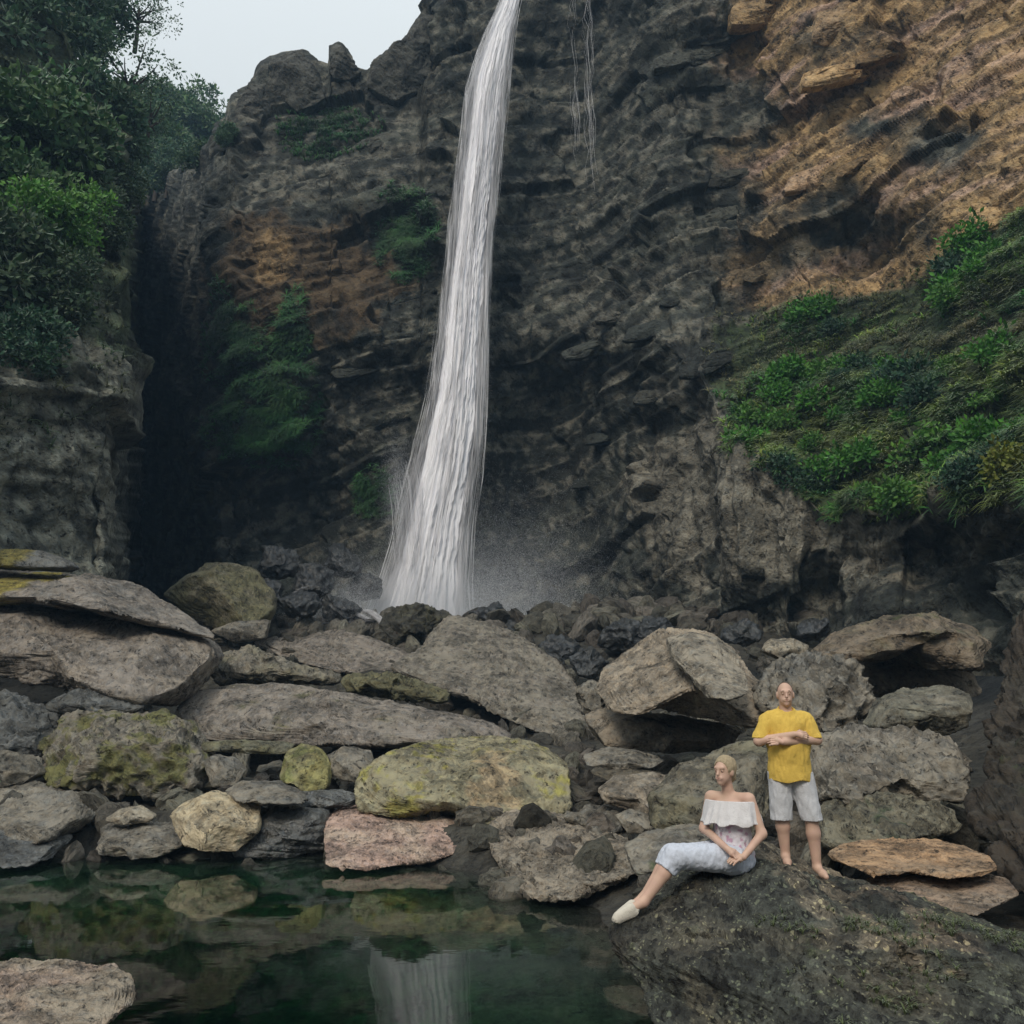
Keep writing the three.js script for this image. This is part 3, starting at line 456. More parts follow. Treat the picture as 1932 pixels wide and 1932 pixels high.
// near rocks
const perch = rock('large dark speckled boulder that the two people rest on', [[1150, 1800], [1166, 1772], [1212, 1744], [1276, 1708], [1322, 1626], [1386, 1590], [1470, 1606], [1550, 1638], [1640, 1676], [1740, 1716], [1840, 1742], [1960, 1780], [2160, 1850], [2200, 2200], [1700, 2260], [1330, 2150], [1230, 1930], [1176, 1850]], 7.55, { tone: [0.17, 0.185, 0.15], tone2: [0.42, 0.36, 0.26], mixing: 0.55, thick: 0.85, sy: 0.6, facets: 3, amp: 0.03, strata: 0.02, bed: 0.16, dip: -0.35, speck: 0.25, k: 3, n: 96, patch: [[1640, 1690, 60, [0.5, 0.41, 0.29]], [1540, 1668, 50, [0.48, 0.41, 0.3]], [1740, 1740, 60, [0.48, 0.38, 0.27]], [1850, 1850, 90, [0.33, 0.33, 0.17]], [1300, 1890, 70, [0.33, 0.3, 0.21]]], mat: M.lichen, cut: [[0.08, 0.95, 0.25, 0.8], [-0.75, -0.35, 0.5, 0.62]], group: null, moss: -0.05, mossTone: [0.2, 0.25, 0.12] });
rock('flat pinkish slab lying in the water at the bottom left corner', [[-120, 1836], [0, 1824], [100, 1826], [190, 1838], [236, 1862], [236, 1904], [160, 1970], [60, 2010], [-120, 2030]], 7.9, { tone: RT.tan, tone2: RT.pink, sy: 1.1, thick: 0.36, facets: 3, amp: 0.03, mat: M.near, n: 56, strata: 0.015, bed: 0.08, group: null });
// rocks at the waterfall's foot
{
  const r = rngOf(5), spots = [[520, 1060, 42, 40], [590, 1100, 44, 39], [560, 1140, 40, 36], [640, 1150, 36, 38], [500, 1120, 34, 37], [640, 1060, 40, 42], [930, 1170, 40, 38], [985, 1190, 34, 36], [1060, 1230, 40, 33], [1180, 1200, 50, 33], [1030, 1160, 36, 40], [690, 1110, 36, 42], [1110, 1250, 36, 30], [1240, 1190, 40, 33], [1400, 1196, 36, 30], [1540, 1190, 30, 27]];
  const WET = ['wet dark boulder at the cliff foot, highest of those left of the waterfall', 'wet dark boulder between the hollow-faced boulder and the small water jets', 'low wet boulder just right of the hollow-faced boulder', 'wet boulder at the foot of the small water jets', 'wet boulder touching the right side of the hollow-faced boulder', 'wet dark boulder behind the small water jets', 'wet boulder in the spray just right of the waterfall foot', 'small wet boulder in the spray behind the broad slanting slab', 'wet boulder between the broad slanting slab and the cliff', 'wet boulder behind the left shoulder of the big tan boulder', 'wet boulder at the back of the spray right of the waterfall', 'wet boulder touching the left edge of the waterfall foot', 'wet boulder just left of the big tan boulder', 'wet boulder behind the top of the big tan boulder', 'wet dark boulder behind the right end of the big tan boulder', 'wet dark boulder beside the small pale stone below the cliff'];
  spots.forEach(([x, y, s, D], i) => {
    const out = []; for (let k = 0; k < 9; k++) { const a = k / 9 * 6.283, q = s * (0.75 + 0.5 * r()); out.push([x + q * Math.cos(a), y - 0.75 * q * Math.sin(a)]); }
    rock(WET[i], out, D, { tone: [0.05, 0.056, 0.062], tone2: RT.dark, mat: M.wet, lumps: 0.12, name: 'wet_boulder', group: 'wet dark boulders at the cliff foot', n: 22 });
  });
}
// rubble between the boulders
{
  const r = rngOf(21), g = new THREE.IcosahedronGeometry(1, 2), p = g.attributes.position, q = new THREE.Vector3();
  for (let i = 0; i < p.count; i++) { q.fromBufferAttribute(p, i); const s = 0.8 + 0.35 * fbm(q.x * 1.1, q.y * 1.1, q.z * 1.1, 3); q.multiplyScalar(s); p.setXYZ(i, q.x, q.y * 0.7, q.z); }
  g.computeVertexNormals();
  const n = 2300, im = new THREE.InstancedMesh(g, new THREE.MeshStandardMaterial({ color: 0xffffff, map: grainMap, bumpMap: reliefMap, bumpScale: 0.02, roughness: 0.9 }), n), m = new THREE.Matrix4(), c = new THREE.Color(), Q = new THREE.Quaternion(), E = new THREE.Euler();
  let i = 0;
  while (i < n) {
    const back = i > 1500, D = back ? 35 + 12 * r() : 12 + 30 * r(), x = back ? -9 + 24 * r() : (r() - 0.5) * D * 1.25, y = bedHeight(x, -D); if (y < -0.3 || (x > 9 && !back)) continue;
    const s = (back ? 0.2 : 0.12) + (back ? 0.7 : 0.42) * Math.pow(r(), 2.5);
    m.compose(new THREE.Vector3(x, y + 0.2 * s, -D), Q.setFromEuler(E.set(r() * 6, r() * 6, r() * 6)), new THREE.Vector3(s * (0.8 + 0.7 * r()), s * (0.6 + 0.5 * r()), s));
    im.setMatrixAt(i, m); const v = 0.06 + 0.14 * r(); im.setColorAt(i, c.setRGB(v, v * (0.88 + 0.1 * r()), v * 0.75)); i++;
  }
  im.name = 'rubble'; im.castShadow = im.receiveShadow = true; tag(im, 'loose stones filling the gaps between the boulders', 'rubble', null, 'stuff');
}

// ---------------------------------------------------------------- water
{
  const nx = 60, nz = 60, pos = [], idx = [], uv = [];
  const X = i => -34 + 50 * i / nx, Z = j => -20.5 + 19.5 * j / nz;
  for (let j = 0; j <= nz; j++) for (let i = 0; i <= nx; i++) { pos.push(X(i), 0, Z(j)); uv.push(X(i), Z(j)); }
  for (let j = 0; j < nz; j++) for (let i = 0; i < nx; i++) { const a = j * (nx + 1) + i; idx.push(a, a + nx + 1, a + 1, a + 1, a + nx + 1, a + nx + 2); }
  const b0 = pos.length / 3, cs = [[0, 0], [nx, 0], [nx, nz], [0, nz]];
  for (const [i, j] of cs) { pos.push(X(i), 0, Z(j)); uv.push(0, 0); } for (const [i, j] of cs) { pos.push(X(i), -6, Z(j)); uv.push(0, 0); }
  for (let k = 0; k < 4; k++) { const a = b0 + k, b = b0 + (k + 1) % 4; idx.push(a, b, a + 4, b, b + 4, a + 4); }
  idx.push(b0 + 4, b0 + 5, b0 + 6, b0 + 4, b0 + 6, b0 + 7);
  const w = tileNoise(512, 5, 91, 4), bump = tex(512, i => [w[i], w[i], w[i]]); bump.repeat.set(0.35, 0.6);
  const g = geo(pos, idx, { uv });
  const o = mesh('pool_water', g, new THREE.MeshPhysicalMaterial({ color: 0xffffff, transmission: 1, thickness: 2, ior: 1.33, roughness: 0.03, attenuationColor: new THREE.Color(0.22, 0.56, 0.4), attenuationDistance: 1.0, bumpMap: bump, bumpScale: 0.0009 }));
  tag(o, 'still dark green pool mirroring the waterfall', 'water', null, 'structure');
}
const strandGeo = (list) => { // thin falling threads of water, each a three-sided tapering thread
  const pos = [], idx = [];
  for (const { pts, r } of list) {
    const b = pos.length / 3, n = pts.length;
    pts.forEach((p, i) => { const t = i / (n - 1), q = r * (0.25 + 0.95 * Math.sin(Math.PI * Math.min(0.98, 0.06 + t * 0.94))); for (let k = 0; k < 3; k++) { const a = k * 2.094 + p.x * 7; pos.push(p.x + q * Math.cos(a), p.y, p.z + q * Math.sin(a)); } });
    for (let i = 0; i < n - 1; i++) for (let k = 0; k < 3; k++) { const a = b + i * 3 + k, c = b + i * 3 + (k + 1) % 3; idx.push(a, c, a + 3, c, c + 3, a + 3); }
  }
  return geo(pos, idx);
};
{
  const L = [[-50, 958], [0, 946], [60, 917], [150, 887], [300, 868], [450, 850], [600, 832], [750, 810], [850, 788], [900, 775], [950, 762], [1000, 750], [1050, 738], [1100, 724], [1165, 696]], R = [[-50, 986], [0, 982], [60, 970], [150, 958], [300, 943], [450, 926], [600, 917], [750, 913], [850, 906], [900, 900], [1000, 886], [1100, 880], [1165, 884]];
  const r = rngOf(3), gauss = () => (r() + r() + r() - 1.5) / 1.5, gN = () => Math.sqrt(-2 * Math.log(1 - r())) * Math.cos(6.2832 * r()), list = [];
  for (let i = 0; i < 1700; i++) {
    const y0 = -52 + 1200 * Math.pow(r(), 0.9), len = 90 + 330 * r(), side = r() < 0.93, q = side ? (r() < 0.5 ? -1 : 1) * Math.min(1.16, 0.74 + 0.17 * Math.abs(gN())) : clamp(gauss(), -0.9, 0.9), zj = side ? (r() - 0.5) * 0.9 : -0.5 - 0.2 * r(), rr = (side ? 0.003 : 0.01) + 0.018 * Math.pow(r(), 3), pts = [];
    const n = 6, wob = (r() - 0.5) * 0.1;
    for (let k = 0; k < n; k++) { const py = Math.min(1172, y0 + len * k / (n - 1)), l = poly(L, py), rt = poly(R, py), px = (l + rt) / 2 + (q + wob * k / n) * (rt - l) / 2 + 3 * noise(q * 4, py * 0.012, 3); pts.push(at(px, py, 44.6 + zj)); }
    if (pts[0].y - pts[n - 1].y > 0.4) list.push({ pts, r: rr });
  }
  for (let i = 0; i < 60; i++) { // spill off the ledge on its left side
    const x0 = 735 + 55 * r(), y0 = 850 + (790 - x0) * 0.95 + 50 * r() * r(), len = 120 + 160 * r(), zj = (r() - 0.5) * 0.8, pts = [];
    for (let k = 0; k < 6; k++) { const t = k / 5, py = Math.min(1172, y0 + len * t); pts.push(at(x0 + 14 * Math.sqrt(t) + 4 * noise(x0, py * 0.02, 7), py, 44.1 + zj)); }
    list.push({ pts, r: 0.003 + 0.012 * r() * r() });
  }
  const g = new THREE.Group(); g.name = 'waterfall'; tag(g, 'tall narrow white waterfall dropping down the cliff into the boulders', 'waterfall');
  { // the dense white middle of the fall: a flattened tube with streaks down its length
    const nv = 420, nu = 160, pos = [], idx = [];
    for (let j = 0; j <= nv; j++) {
      const py = lerp(-52, 1172, j / nv), l = poly(L, py), rt = poly(R, py), c = (l + rt) / 2, hw = (rt - l) / 2 * (0.86 + 0.05 * noise(py * 0.012, 1, 1));
      for (let i = 0; i < nu; i++) {
        const a = i / nu * 6.2832, st = 0.2 * noise(Math.cos(a) * 7 + 3, Math.sin(a) * 7, py * 0.006) + 0.12 * noise(Math.cos(a) * 19, Math.sin(a) * 19 + 5, py * 0.01) + 0.06 * noise(Math.cos(a) * 40, Math.sin(a) * 40 + 5, py * 0.016), q = 1 + st;
        const p = at(c + hw * Math.cos(a) * (0.9 + 0.25 * st) + 1.5 * noise(a * 3, py * 0.05, 9), py, 44.7); p.z += 0.62 * Math.sin(a) * q * (0.4 + 0.6 * sstep(-50, 500, py)); pos.push(p.x, p.y, p.z);
      }
    }
    for (let j = 0; j < nv; j++) for (let i = 0; i < nu; i++) { const a = j * nu + i, b = j * nu + (i + 1) % nu; idx.push(a, a + nu, b, b, a + nu, b + nu); }
    mesh('water_column', geo(pos, idx), new THREE.MeshStandardMaterial({ color: new THREE.Color(0.93, 0.93, 0.97), roughness: 0.8 }), g);
  }
  const s = mesh('water_strands', strandGeo(list), M.white, g); s.userData.kind = 'stuff';
  const n = 850000, im = new THREE.InstancedMesh(new THREE.OctahedronGeometry(1, 0), new THREE.MeshStandardMaterial({ color: new THREE.Color(0.8, 0.83, 0.88), roughness: 0.9 }), n), m = new THREE.Matrix4();
  for (let i = 0; i < n; i++) {
    const u = r(); let px, py, D;
    if (u < 0.36) { px = 800 + 80 * gN(); py = 1172 - 55 * Math.abs(gN()); D = 44 + 1.6 * gN(); }
    else if (u < 0.74) { px = 945 + 95 * gN(); py = 1200 - 105 * Math.abs(gN()); D = 42.5 + 1.6 * gN(); }
    else if (u < 0.84) { px = 670 + 55 * gN(); py = 1180 - 45 * Math.abs(gN()); D = 40 + 1.2 * gN(); }
    else if (u < 0.88) { px = 752 + 16 * gN(); py = 930 + 55 * gN(); D = 44 + 0.6 * gN(); }
    else { py = 100 + 1050 * r(); const l = poly(L, py), rt = poly(R, py); px = (l + rt) / 2 + (rt - l) * 0.5 * (r() < 0.5 ? -1 : 1) * (0.9 + 0.16 * gN()); D = 44.6 + 1.2 * gauss(); }
    const p = at(px, py, D), s2 = 0.0022 + 0.0035 * r() * r(); m.makeScale(s2, s2 * (1 + 2 * r()), s2).setPosition(p); im.setMatrixAt(i, m);
  }
  im.name = 'mist'; im.userData.kind = 'stuff'; im.castShadow = im.receiveShadow = true; g.add(im);
  // small jets and spills among the rocks at the foot
  const jets = [];
  const jet = (x0, y0, x1, y1, D, c, w) => { for (let i = 0; i < c; i++) { const pts = [], j = gauss() * w, e = gauss() * w; for (let k = 0; k < 5; k++) { const t = k / 4; pts.push(at(lerp(x0, x1, t) + j, lerp(y0, y1, t * t * 0.6 + t * 0.4) + e * 0.3, D + gauss() * 0.15)); } jets.push({ pts, r: 0.003 + 0.009 * r() }); } };
   jet(585, 1105, 530, 1140, 38, 16, 5); jet(590, 1176, 725, 1170, 37.5, 130, 7); jet(640, 1150, 700, 1172, 38, 60, 9); jet(690, 1150, 730, 1185, 37.2, 90, 12);
  const js = mesh('water_jets', strandGeo(jets), M.white, g); js.userData.kind = 'stuff';
  const t2 = []; for (let i = 0; i < 110; i++) { const q = gauss() * 13, a = r(), y0 = -120 + 380 * Math.pow(a, 1.4), pts = []; const alt = r() < 0.3 ? 1082 : 1110; for (let k = 0; k < 5; k++) { const py = y0 + (40 + 90 * a) * k / 4; pts.push(at(alt + q + py * 0.02 + 7 * noise(py * 0.02, q * 0.2, 3), py, 47.2 + 0.3 * gauss())); } t2.push({ pts, r: 0.0015 + 0.003 * r() }); }
  const tr = mesh('water_trickle', strandGeo(t2), M.white); tag(tr, 'thin trickle of water down the dark wall right of the waterfall', 'waterfall');
  const pl = new THREE.CircleGeometry(9, 40); pl.rotateX(-Math.PI / 2); pl.scale(1.0, 1, 0.36);
  const plunge = mesh('plunge_pool', pl, new THREE.MeshStandardMaterial({ color: new THREE.Color(0.02, 0.04, 0.05), roughness: 0.12, bumpMap: bumpOf(), bumpScale: 0.05 }));
  const c = at(860, 1180, 44); plunge.position.set(c.x, 6.3, c.z); tag(plunge, 'dark churned plunge pool at the foot of the waterfall', 'water', null, 'structure');
}
function bumpOf() { const t = reliefMap.clone(); t.repeat.set(6, 6); t.needsUpdate = true; return t; }

// ---------------------------------------------------------------- plants
function leafCloud(n, seed, shape, size, spread = 1) { // small folded leaves in clumps through a crown's volume
  const r = rngOf(seed), pos = [], idx = [], col = [], nor = [], d = new THREE.Vector3(), u = new THREE.Vector3(), v = new THREE.Vector3();
  const clumps = Math.round(n / 9);
  for (let c = 0; c < clumps; c++) {
    const p = shape(r), tone = 0.55 + 0.75 * r(), yel = r();
    for (let l = 0; l < 9; l++) {
      d.set(r() * 2 - 1, r() * 2 - 0.9, r() * 2 - 1).normalize(); u.set(r() * 2 - 1, r() * 1.2 - 0.6, r() * 2 - 1).cross(d).normalize(); v.crossVectors(d, u);
      const s = size * (0.6 + 0.8 * r()), q = p.clone().addScaledVector(d, s * 1.3 * spread * r()), b = pos.length / 3, t = tone * (0.85 + 0.3 * r());
      const a = [q, q.clone().addScaledVector(d, s * 0.5).addScaledVector(u, s * 0.27).addScaledVector(v, s * 0.06), q.clone().addScaledVector(d, s).addScaledVector(v, -s * 0.12), q.clone().addScaledVector(d, s * 0.5).addScaledVector(u, -s * 0.27).addScaledVector(v, s * 0.06)];
      for (const w of a) { pos.push(w.x, w.y, w.z); col.push(t * (0.85 + 0.4 * yel), t, t * (0.9 - 0.4 * yel)); }
      idx.push(b, b + 1, b + 2, b, b + 2, b + 3);
    }
  }
  return geo(pos, idx, { color: col });
}
function lobes(seed, n, R, flat) { const r = rngOf(seed), ls = []; for (let i = 0; i < n; i++) { const a = r() * 6.283, e = r() * 2 - 1, q = R * (0.3 + 0.5 * r()); ls.push([new THREE.Vector3(q * Math.cos(a), q * e * flat, q * Math.sin(a)), R * (0.28 + 0.26 * r())]); } return ls; }
const inLobes = ls => r => { const [c, R] = ls[Math.floor(r() * ls.length)], d = new THREE.Vector3(r() * 2 - 1, r() * 2 - 1, r() * 2 - 1).normalize(); return d.multiplyScalar(R * (0.55 + 0.5 * Math.pow(r(), 0.6))).setY(d.y * 0.75).add(c); };
function limb(a, b, r0, r1, seed) { const m = a.clone().lerp(b, 0.5); const r = rngOf(seed); m.x += (r() - 0.5) * 0.25 * a.distanceTo(b); m.z += (r() - 0.5) * 0.25 * a.distanceTo(b); const cv = new THREE.QuadraticBezierCurve3(a, m, b), g = new THREE.TubeGeometry(cv, 8, 1, 6), p = g.attributes.position, n = g.attributes.normal; for (let i = 0; i < p.count; i++) { const t = Math.floor(i / 7) / 8, q = lerp(r0, r1, t) - 1; p.setXYZ(i, p.getX(i) + n.getX(i) * q, p.getY(i) + n.getY(i) * q, p.getZ(i) + n.getZ(i) * q); } return g; }
function treeKind(seed, leaves, R, flat, size, lobeN) {
  const ls = lobes(seed, lobeN, R, flat), crown = leafCloud(leaves, seed + 1, inLobes(ls), size);
  const trunk = limb(new THREE.Vector3(0, -R * 1.5, 0), new THREE.Vector3(0, R * 0.1, 0), R * 0.075, R * 0.035, seed + 2);
  const limbs = mergeGeometries(ls.map(([c], i) => limb(new THREE.Vector3(0, -R * (0.5 - 0.08 * (i % 5)), 0), c, R * 0.032, R * 0.008, seed + 9 + i)));
  return { crown, trunk, limbs };
}
const kinds = [treeKind(101, 11000, 2.6, 0.8, 0.3, 16), treeKind(202, 9000, 2.4, 0.9, 0.26, 13), treeKind(303, 1700, 2.5, 1.0, 0.19, 15)];
const LM = { blue: leafMat(0.06, 0.14, 0.085), green: leafMat(0.06, 0.15, 0.055), deep: leafMat(0.04, 0.09, 0.045), bright: leafMat(0.08, 0.24, 0.03), pale: leafMat(0.07, 0.15, 0.06), fern: leafMat(0.06, 0.24, 0.02), yellow: leafMat(0.16, 0.2, 0.02), teal: leafMat(0.02, 0.085, 0.05) };
function tree(label, kind, mat, px, py, D, s, turn, group) {
  const k = kinds[kind], t = new THREE.Group(); t.name = 'tree'; tag(t, label, 'tree', group);
  const p = at(px, py, D); t.position.set(p.x, p.y - 1.5 * 2.5 * s, p.z); t.rotation.y = turn; t.scale.setScalar(s);
  for (const [n, g, m] of [['trunk', k.trunk, M.bark], ['branches', k.limbs, M.bark], ['crown', k.crown, mat]]) mesh(n, g, m, t).position.y = 1.5 * 2.5;
  return t;
}
{
  const grp = 'trees on the left side of the gorge';
  const T = [
    ['blue-green tree at the top left corner', 0, 'blue', 20, 70, 38, 1.25], ['blue-green tree crown against the sky at the top', 1, 'blue', 120, 60, 40, 1.15], ['open airy tree with bare twigs showing against the sky', 2, 'blue', 250, 150, 41, 0.95],
    ['topmost blue-green tree beside the gap of sky', 1, 'blue', 170, -30, 42, 1.0], ['dense blue-green tree half way down beside the sky', 0, 'blue', 165, 220, 40, 1.0], ['dark green tree at the left edge below the topmost crown', 0, 'green', 60, 230, 33, 1.15], ['tree at the left edge halfway up the wall', 1, 'green', -10, 340, 31, 1.1],
    ['deep green tree in the middle of the left wall', 0, 'deep', 100, 310, 35, 1.05], ['bright green tree above the bare left wall', 1, 'bright', 100, 420, 30, 0.72], ['green tree leaning over the corner of the left wall', 1, 'deep', 195, 335, 36, 0.62], ['dark tree at the left edge over the mossy ledge', 0, 'deep', 0, 500, 29, 0.95],
    ['small deep green tree on the left wall above the ferns', 1, 'deep', 90, 560, 29, 0.7], ['teal-green bushy tree low on the left wall', 1, 'teal', 20, 640, 28, 0.72], ['feathery treetop behind the airy tree', 2, 'blue', 262, 20, 44, 0.75],
    ['slim dark tree along the wall corner', 1, 'deep', 190, 430, 34, 0.6], ['open tree hanging out just above the hill gap', 2, 'blue', 285, 215, 42, 0.7],
  ];
  T.forEach(([l, k, m, px, py, D, s], i) => tree(l, k, LM[m], px, py, D, s, i * 1.9, grp));
  const g2 = 'trees on the far hillside';
  [['pale round tree left of the far hillside gap', 0, 260, 240, 80, 1.5], ['pale tree in the middle of the far hillside', 1, 330, 215, 85, 1.6], ['pale tree right of the far hillside touching the cliff', 0, 395, 245, 82, 1.4], ['low pale tree at the foot of the far hillside', 1, 300, 290, 74, 1.4]].forEach(([l, k, px, py, D, s], i) => tree(l, k, LM.pale, px, py, D, s, i * 2.3, g2));
  const g3 = 'dark trees on top of the shadowed cliff corner';
  [['dark tree on the cliff corner beside the left wall', 258, 330, 86, 1.0], ['dark tree in the middle of the shadowed cliff corner', 318, 318, 68, 0.8], ['dark tree where the shadowed corner meets the rising cliff', 378, 296, 55, 0.6], ['small dark tree below the first rocky pinnacle', 430, 260, 51, 0.45]].forEach(([l, px, py, D, s], i) => tree(l, i % 2, LM.blue, px, py, D, s, i, g3));
}
// shrubs on the right-hand terrace
const shrubGeo = [0, 1, 2].map(i => leafCloud(1500, 500 + i, inLobes(lobes(510 + i, 7, 0.8, 0.55)), 0.17));
const tuftGeo = (() => { // a tuft of arching blades
  const r = rngOf(77), pos = [], idx = [];
  for (let b = 0; b < 9; b++) {
    const a = r() * 6.283, l = 0.7 + 0.5 * r(), w = 0.045, o = pos.length / 3, cx = Math.cos(a), cz = Math.sin(a);
    for (let k = 0; k < 4; k++) { const t = k / 3, x = l * (0.15 * t + 0.65 * t * t), y = l * (t - 0.62 * t * t), ww = w * (1 - t * 0.9); pos.push(cx * x - cz * ww, y, cz * x + cx * ww, cx * x + cz * ww, y, cz * x - cx * ww); }
    for (let k = 0; k < 3; k++) { const q = o + 2 * k; idx.push(q, q + 1, q + 2, q + 1, q + 3, q + 2); }
  }
  return geo(pos, idx);
})();
function tufts(sheetMesh, name, label, n, mask, tone, size, seed, kindGeo = tuftGeo, droop = 0) {
  const r = rngOf(seed), cand = sheetMesh.samples.filter(s => mask(s[2], s[3]) > 0.02); if (!cand.length) return;
  const im = new THREE.InstancedMesh(kindGeo, new THREE.MeshPhysicalMaterial({ color: 0xffffff, roughness: 0.8, transmission: 0.3, thickness: 0, side: THREE.DoubleSide }), n), m = new THREE.Matrix4(), Q = new THREE.Quaternion(), Y = new THREE.Vector3(0, 1, 0), up = new THREE.Vector3(), c = new THREE.Color(), R = new THREE.Quaternion();
  let i = 0, guard = 0;
  while (i < n && guard++ < n * 60) {
    const [p, N, px, py] = cand[Math.floor(r() * cand.length)];
    if (r() > mask(px, py) * sstep(-0.28, 0.12, fbm(p.x * 0.55, p.y * 0.55, p.z * 0.55, 3))) continue;
    up.copy(N).lerp(Y, 0.45).setY(up.y * 1 - droop).normalize(); Q.setFromUnitVectors(Y, up).multiply(R.setFromAxisAngle(Y, r() * 6.283));
    const s = size * (0.5 + 0.9 * r()); m.compose(p, Q, new THREE.Vector3(s, s, s)); im.setMatrixAt(i, m);
    const t = (0.5 + 0.7 * r()) * (1 + 0.9 * fbm(p.x * 0.6, p.y * 0.6, p.z * 0.6 + 8, 3)), w = clamp(0.5 + 1.2 * fbm(p.x * 0.4, p.y * 0.4 + 9, p.z * 0.4, 3) + 0.5 * (r() - 0.5)); im.setColorAt(i, c.setRGB(lerp(tone[0], tone[3] ?? tone[0], w) * t, lerp(tone[1], tone[4] ?? tone[1], w) * t, lerp(tone[2], tone[5] ?? tone[2], w) * t)); i++;
  }
  im.count = i; im.name = name; im.castShadow = im.receiveShadow = true; tag(im, label, 'plants', null, 'stuff');
}
const terrace = (px, py) => { const lo = poly(slopeLo, px) + edge(px), hi = poly(slopeHi, px); return sstep(lo + 30, lo - 20, py) * sstep(hi - 25, hi + 25, py) * sstep(1290, 1480, px); };
const green = (px, py) => terrace(px, py) * clamp(1.1 * sstep(700, 760, py + (px - 1500) * 0.1) + 0.9 * G(px, py, 1560, 620, 90, 30) + 0.8 * sstep(1700, 1860, px) * sstep(640, 560, py));
tufts(mainCliff, 'fern_cover', 'bright green ferns and grass covering the right-hand terrace', 15000, green, [0.03, 0.2, 0.014, 0.22, 0.28, 0.025], 0.6, 1);
tufts(mainCliff, 'dry_grass', 'olive dry grass on the upper part of the right-hand terrace', 7000, (px, py) => terrace(px, py) * (1 - 0.75 * green(px, py)), [0.24, 0.22, 0.085, 0.1, 0.15, 0.04], 0.38, 2);
tufts(mainCliff, 'hanging_ferns', 'dark green ferns hanging on the cliff left of the waterfall', 8000, (px, py) => clamp(1.1 * G(px, py, 490, 800, 70, 70) + 0.9 * G(px, py, 440, 640, 50, 90) + 1.0 * G(px, py, 765, 440, 55, 75) + 0.7 * G(px, py, 700, 930, 40, 50) + 0.6 * G(px, py, 620, 240, 110, 60) + 0.6 * G(px, py, 560, 700, 40, 160)) - 0.2, [0.02, 0.14, 0.025, 0.05, 0.17, 0.03], 0.55, 3);
tufts(leftCliff, 'wall_plants', 'small plants rooted along the ledges of the left wall', 3500, (px, py) => clamp(sstep(900, 620, py) * sstep(240, 200, px)) * 0.8, [0.03, 0.085, 0.02, 0.1, 0.11, 0.04], 0.5, 4);
{
  const r = rngOf(9), cand = mainCliff.samples.filter(s => s[2] < 1925 && green(s[2], s[3]) > 0.5), grp = 'shrubs on the right-hand terrace';
  const mats = [LM.fern, LM.bright, LM.fern, LM.teal], placed = [];
  for (let i = 0; i < 44; i++) { let q; for (let t = 0; t < 30; t++) { q = cand[Math.floor(r() * cand.length)]; if (placed.every(o => o[0].distanceTo(q[0]) > 0.9)) break; } placed.push(q); }
  const zone = (px, py) => py < 660 ? 'on the upper terrace below the orange wall' : px > 1760 ? 'on the fern slope near the right edge' : py > 850 ? 'along the terrace lip over the dark hollow' : px < 1600 ? 'at the left end of the fern slope' : 'in the middle of the fern slope';
  const ord = ['leftmost', 'second', 'third', 'fourth', 'fifth', 'sixth', 'seventh', 'eighth', 'ninth', 'tenth', 'eleventh', 'twelfth', 'thirteenth', 'fourteenth', 'fifteenth', 'sixteenth', 'seventeenth', 'eighteenth', 'nineteenth', 'twentieth', 'twenty-first', 'twenty-second', 'twenty-third', 'twenty-fourth'], count = {};
  placed.sort((a, b) => a[2] - b[2]).forEach(([p, N, px, py], i) => {
    const z = zone(px, py), k = count[z] = (count[z] ?? -1) + 1; if (k >= ord.length) return;
    const s = 0.6 + 0.8 * r(), g = new THREE.Group(); g.name = 'shrub';
    tag(g, `${ord[k]} leafy green shrub ${k ? 'from the left ' : ''}${z}`, 'shrub', grp); g.position.copy(p); g.scale.setScalar(s); g.rotation.y = r() * 6;
    mesh('foliage', shrubGeo[i % 3], mats[i % 4], g).position.y = 0.35; mesh('stem', limb(new THREE.Vector3(0, -0.4, 0), new THREE.Vector3(0, 0.5, 0), 0.035, 0.012, i), M.bark, g);
  });
  const y = new THREE.Group(); y.name = 'shrub'; tag(y, 'yellow-green shrub hanging at the right edge above the dark hollow', 'shrub', grp);
  const p = at(1915, 880, 24); y.position.copy(p); y.scale.setScalar(1.0); mesh('foliage', shrubGeo[1], LM.yellow, y); mesh('stem', limb(new THREE.Vector3(0, -0.5, -0.6), new THREE.Vector3(0, 0.4, 0), 0.035, 0.012, 4), M.bark, y);
}
scene.updateMatrixWorld(true);
const ray = new THREE.Raycaster();
function dropOn(obj, x, z) { ray.set(new THREE.Vector3(x, 20, z), new THREE.Vector3(0, -1, 0)); const h = ray.intersectObject(obj, true); return h.length ? h[0] : null; }
{ // small plants on the near boulder
  const r = rngOf(31), n = 900, im = new THREE.InstancedMesh(tuftGeo, new THREE.MeshPhysicalMaterial({ color: 0xffffff, roughness: 0.8, transmission: 0.3, thickness: 0, side: THREE.DoubleSide }), n), m = new THREE.Matrix4(), c = new THREE.Color(), Q = new THREE.Quaternion(), Y = new THREE.Vector3(0, 1, 0);
  let i = 0, guard = 0;
  while (i < n && guard++ < 9000) { const x = 1.9 + 3.4 * r(), z = -4.6 - 2.9 * r(); const h = dropOn(perch, x, z); if (!h || fbm(x * 1.3, 2, z * 1.3, 3) < 0.05) continue; const s = 0.05 + 0.09 * r(); m.compose(h.point, Q.setFromAxisAngle(Y, r() * 6), new THREE.Vector3(s, s, s)); im.setMatrixAt(i, m); const t = 0.6 + 0.7 * r(); im.setColorAt(i, c.setRGB(0.09 * t, 0.12 * t, 0.04 * t)); i++; }
  im.count = i; im.name = 'grass'; im.castShadow = im.receiveShadow = true; tag(im, 'tiny tufts of grass on the near dark boulder', 'grass', null, 'stuff');
}

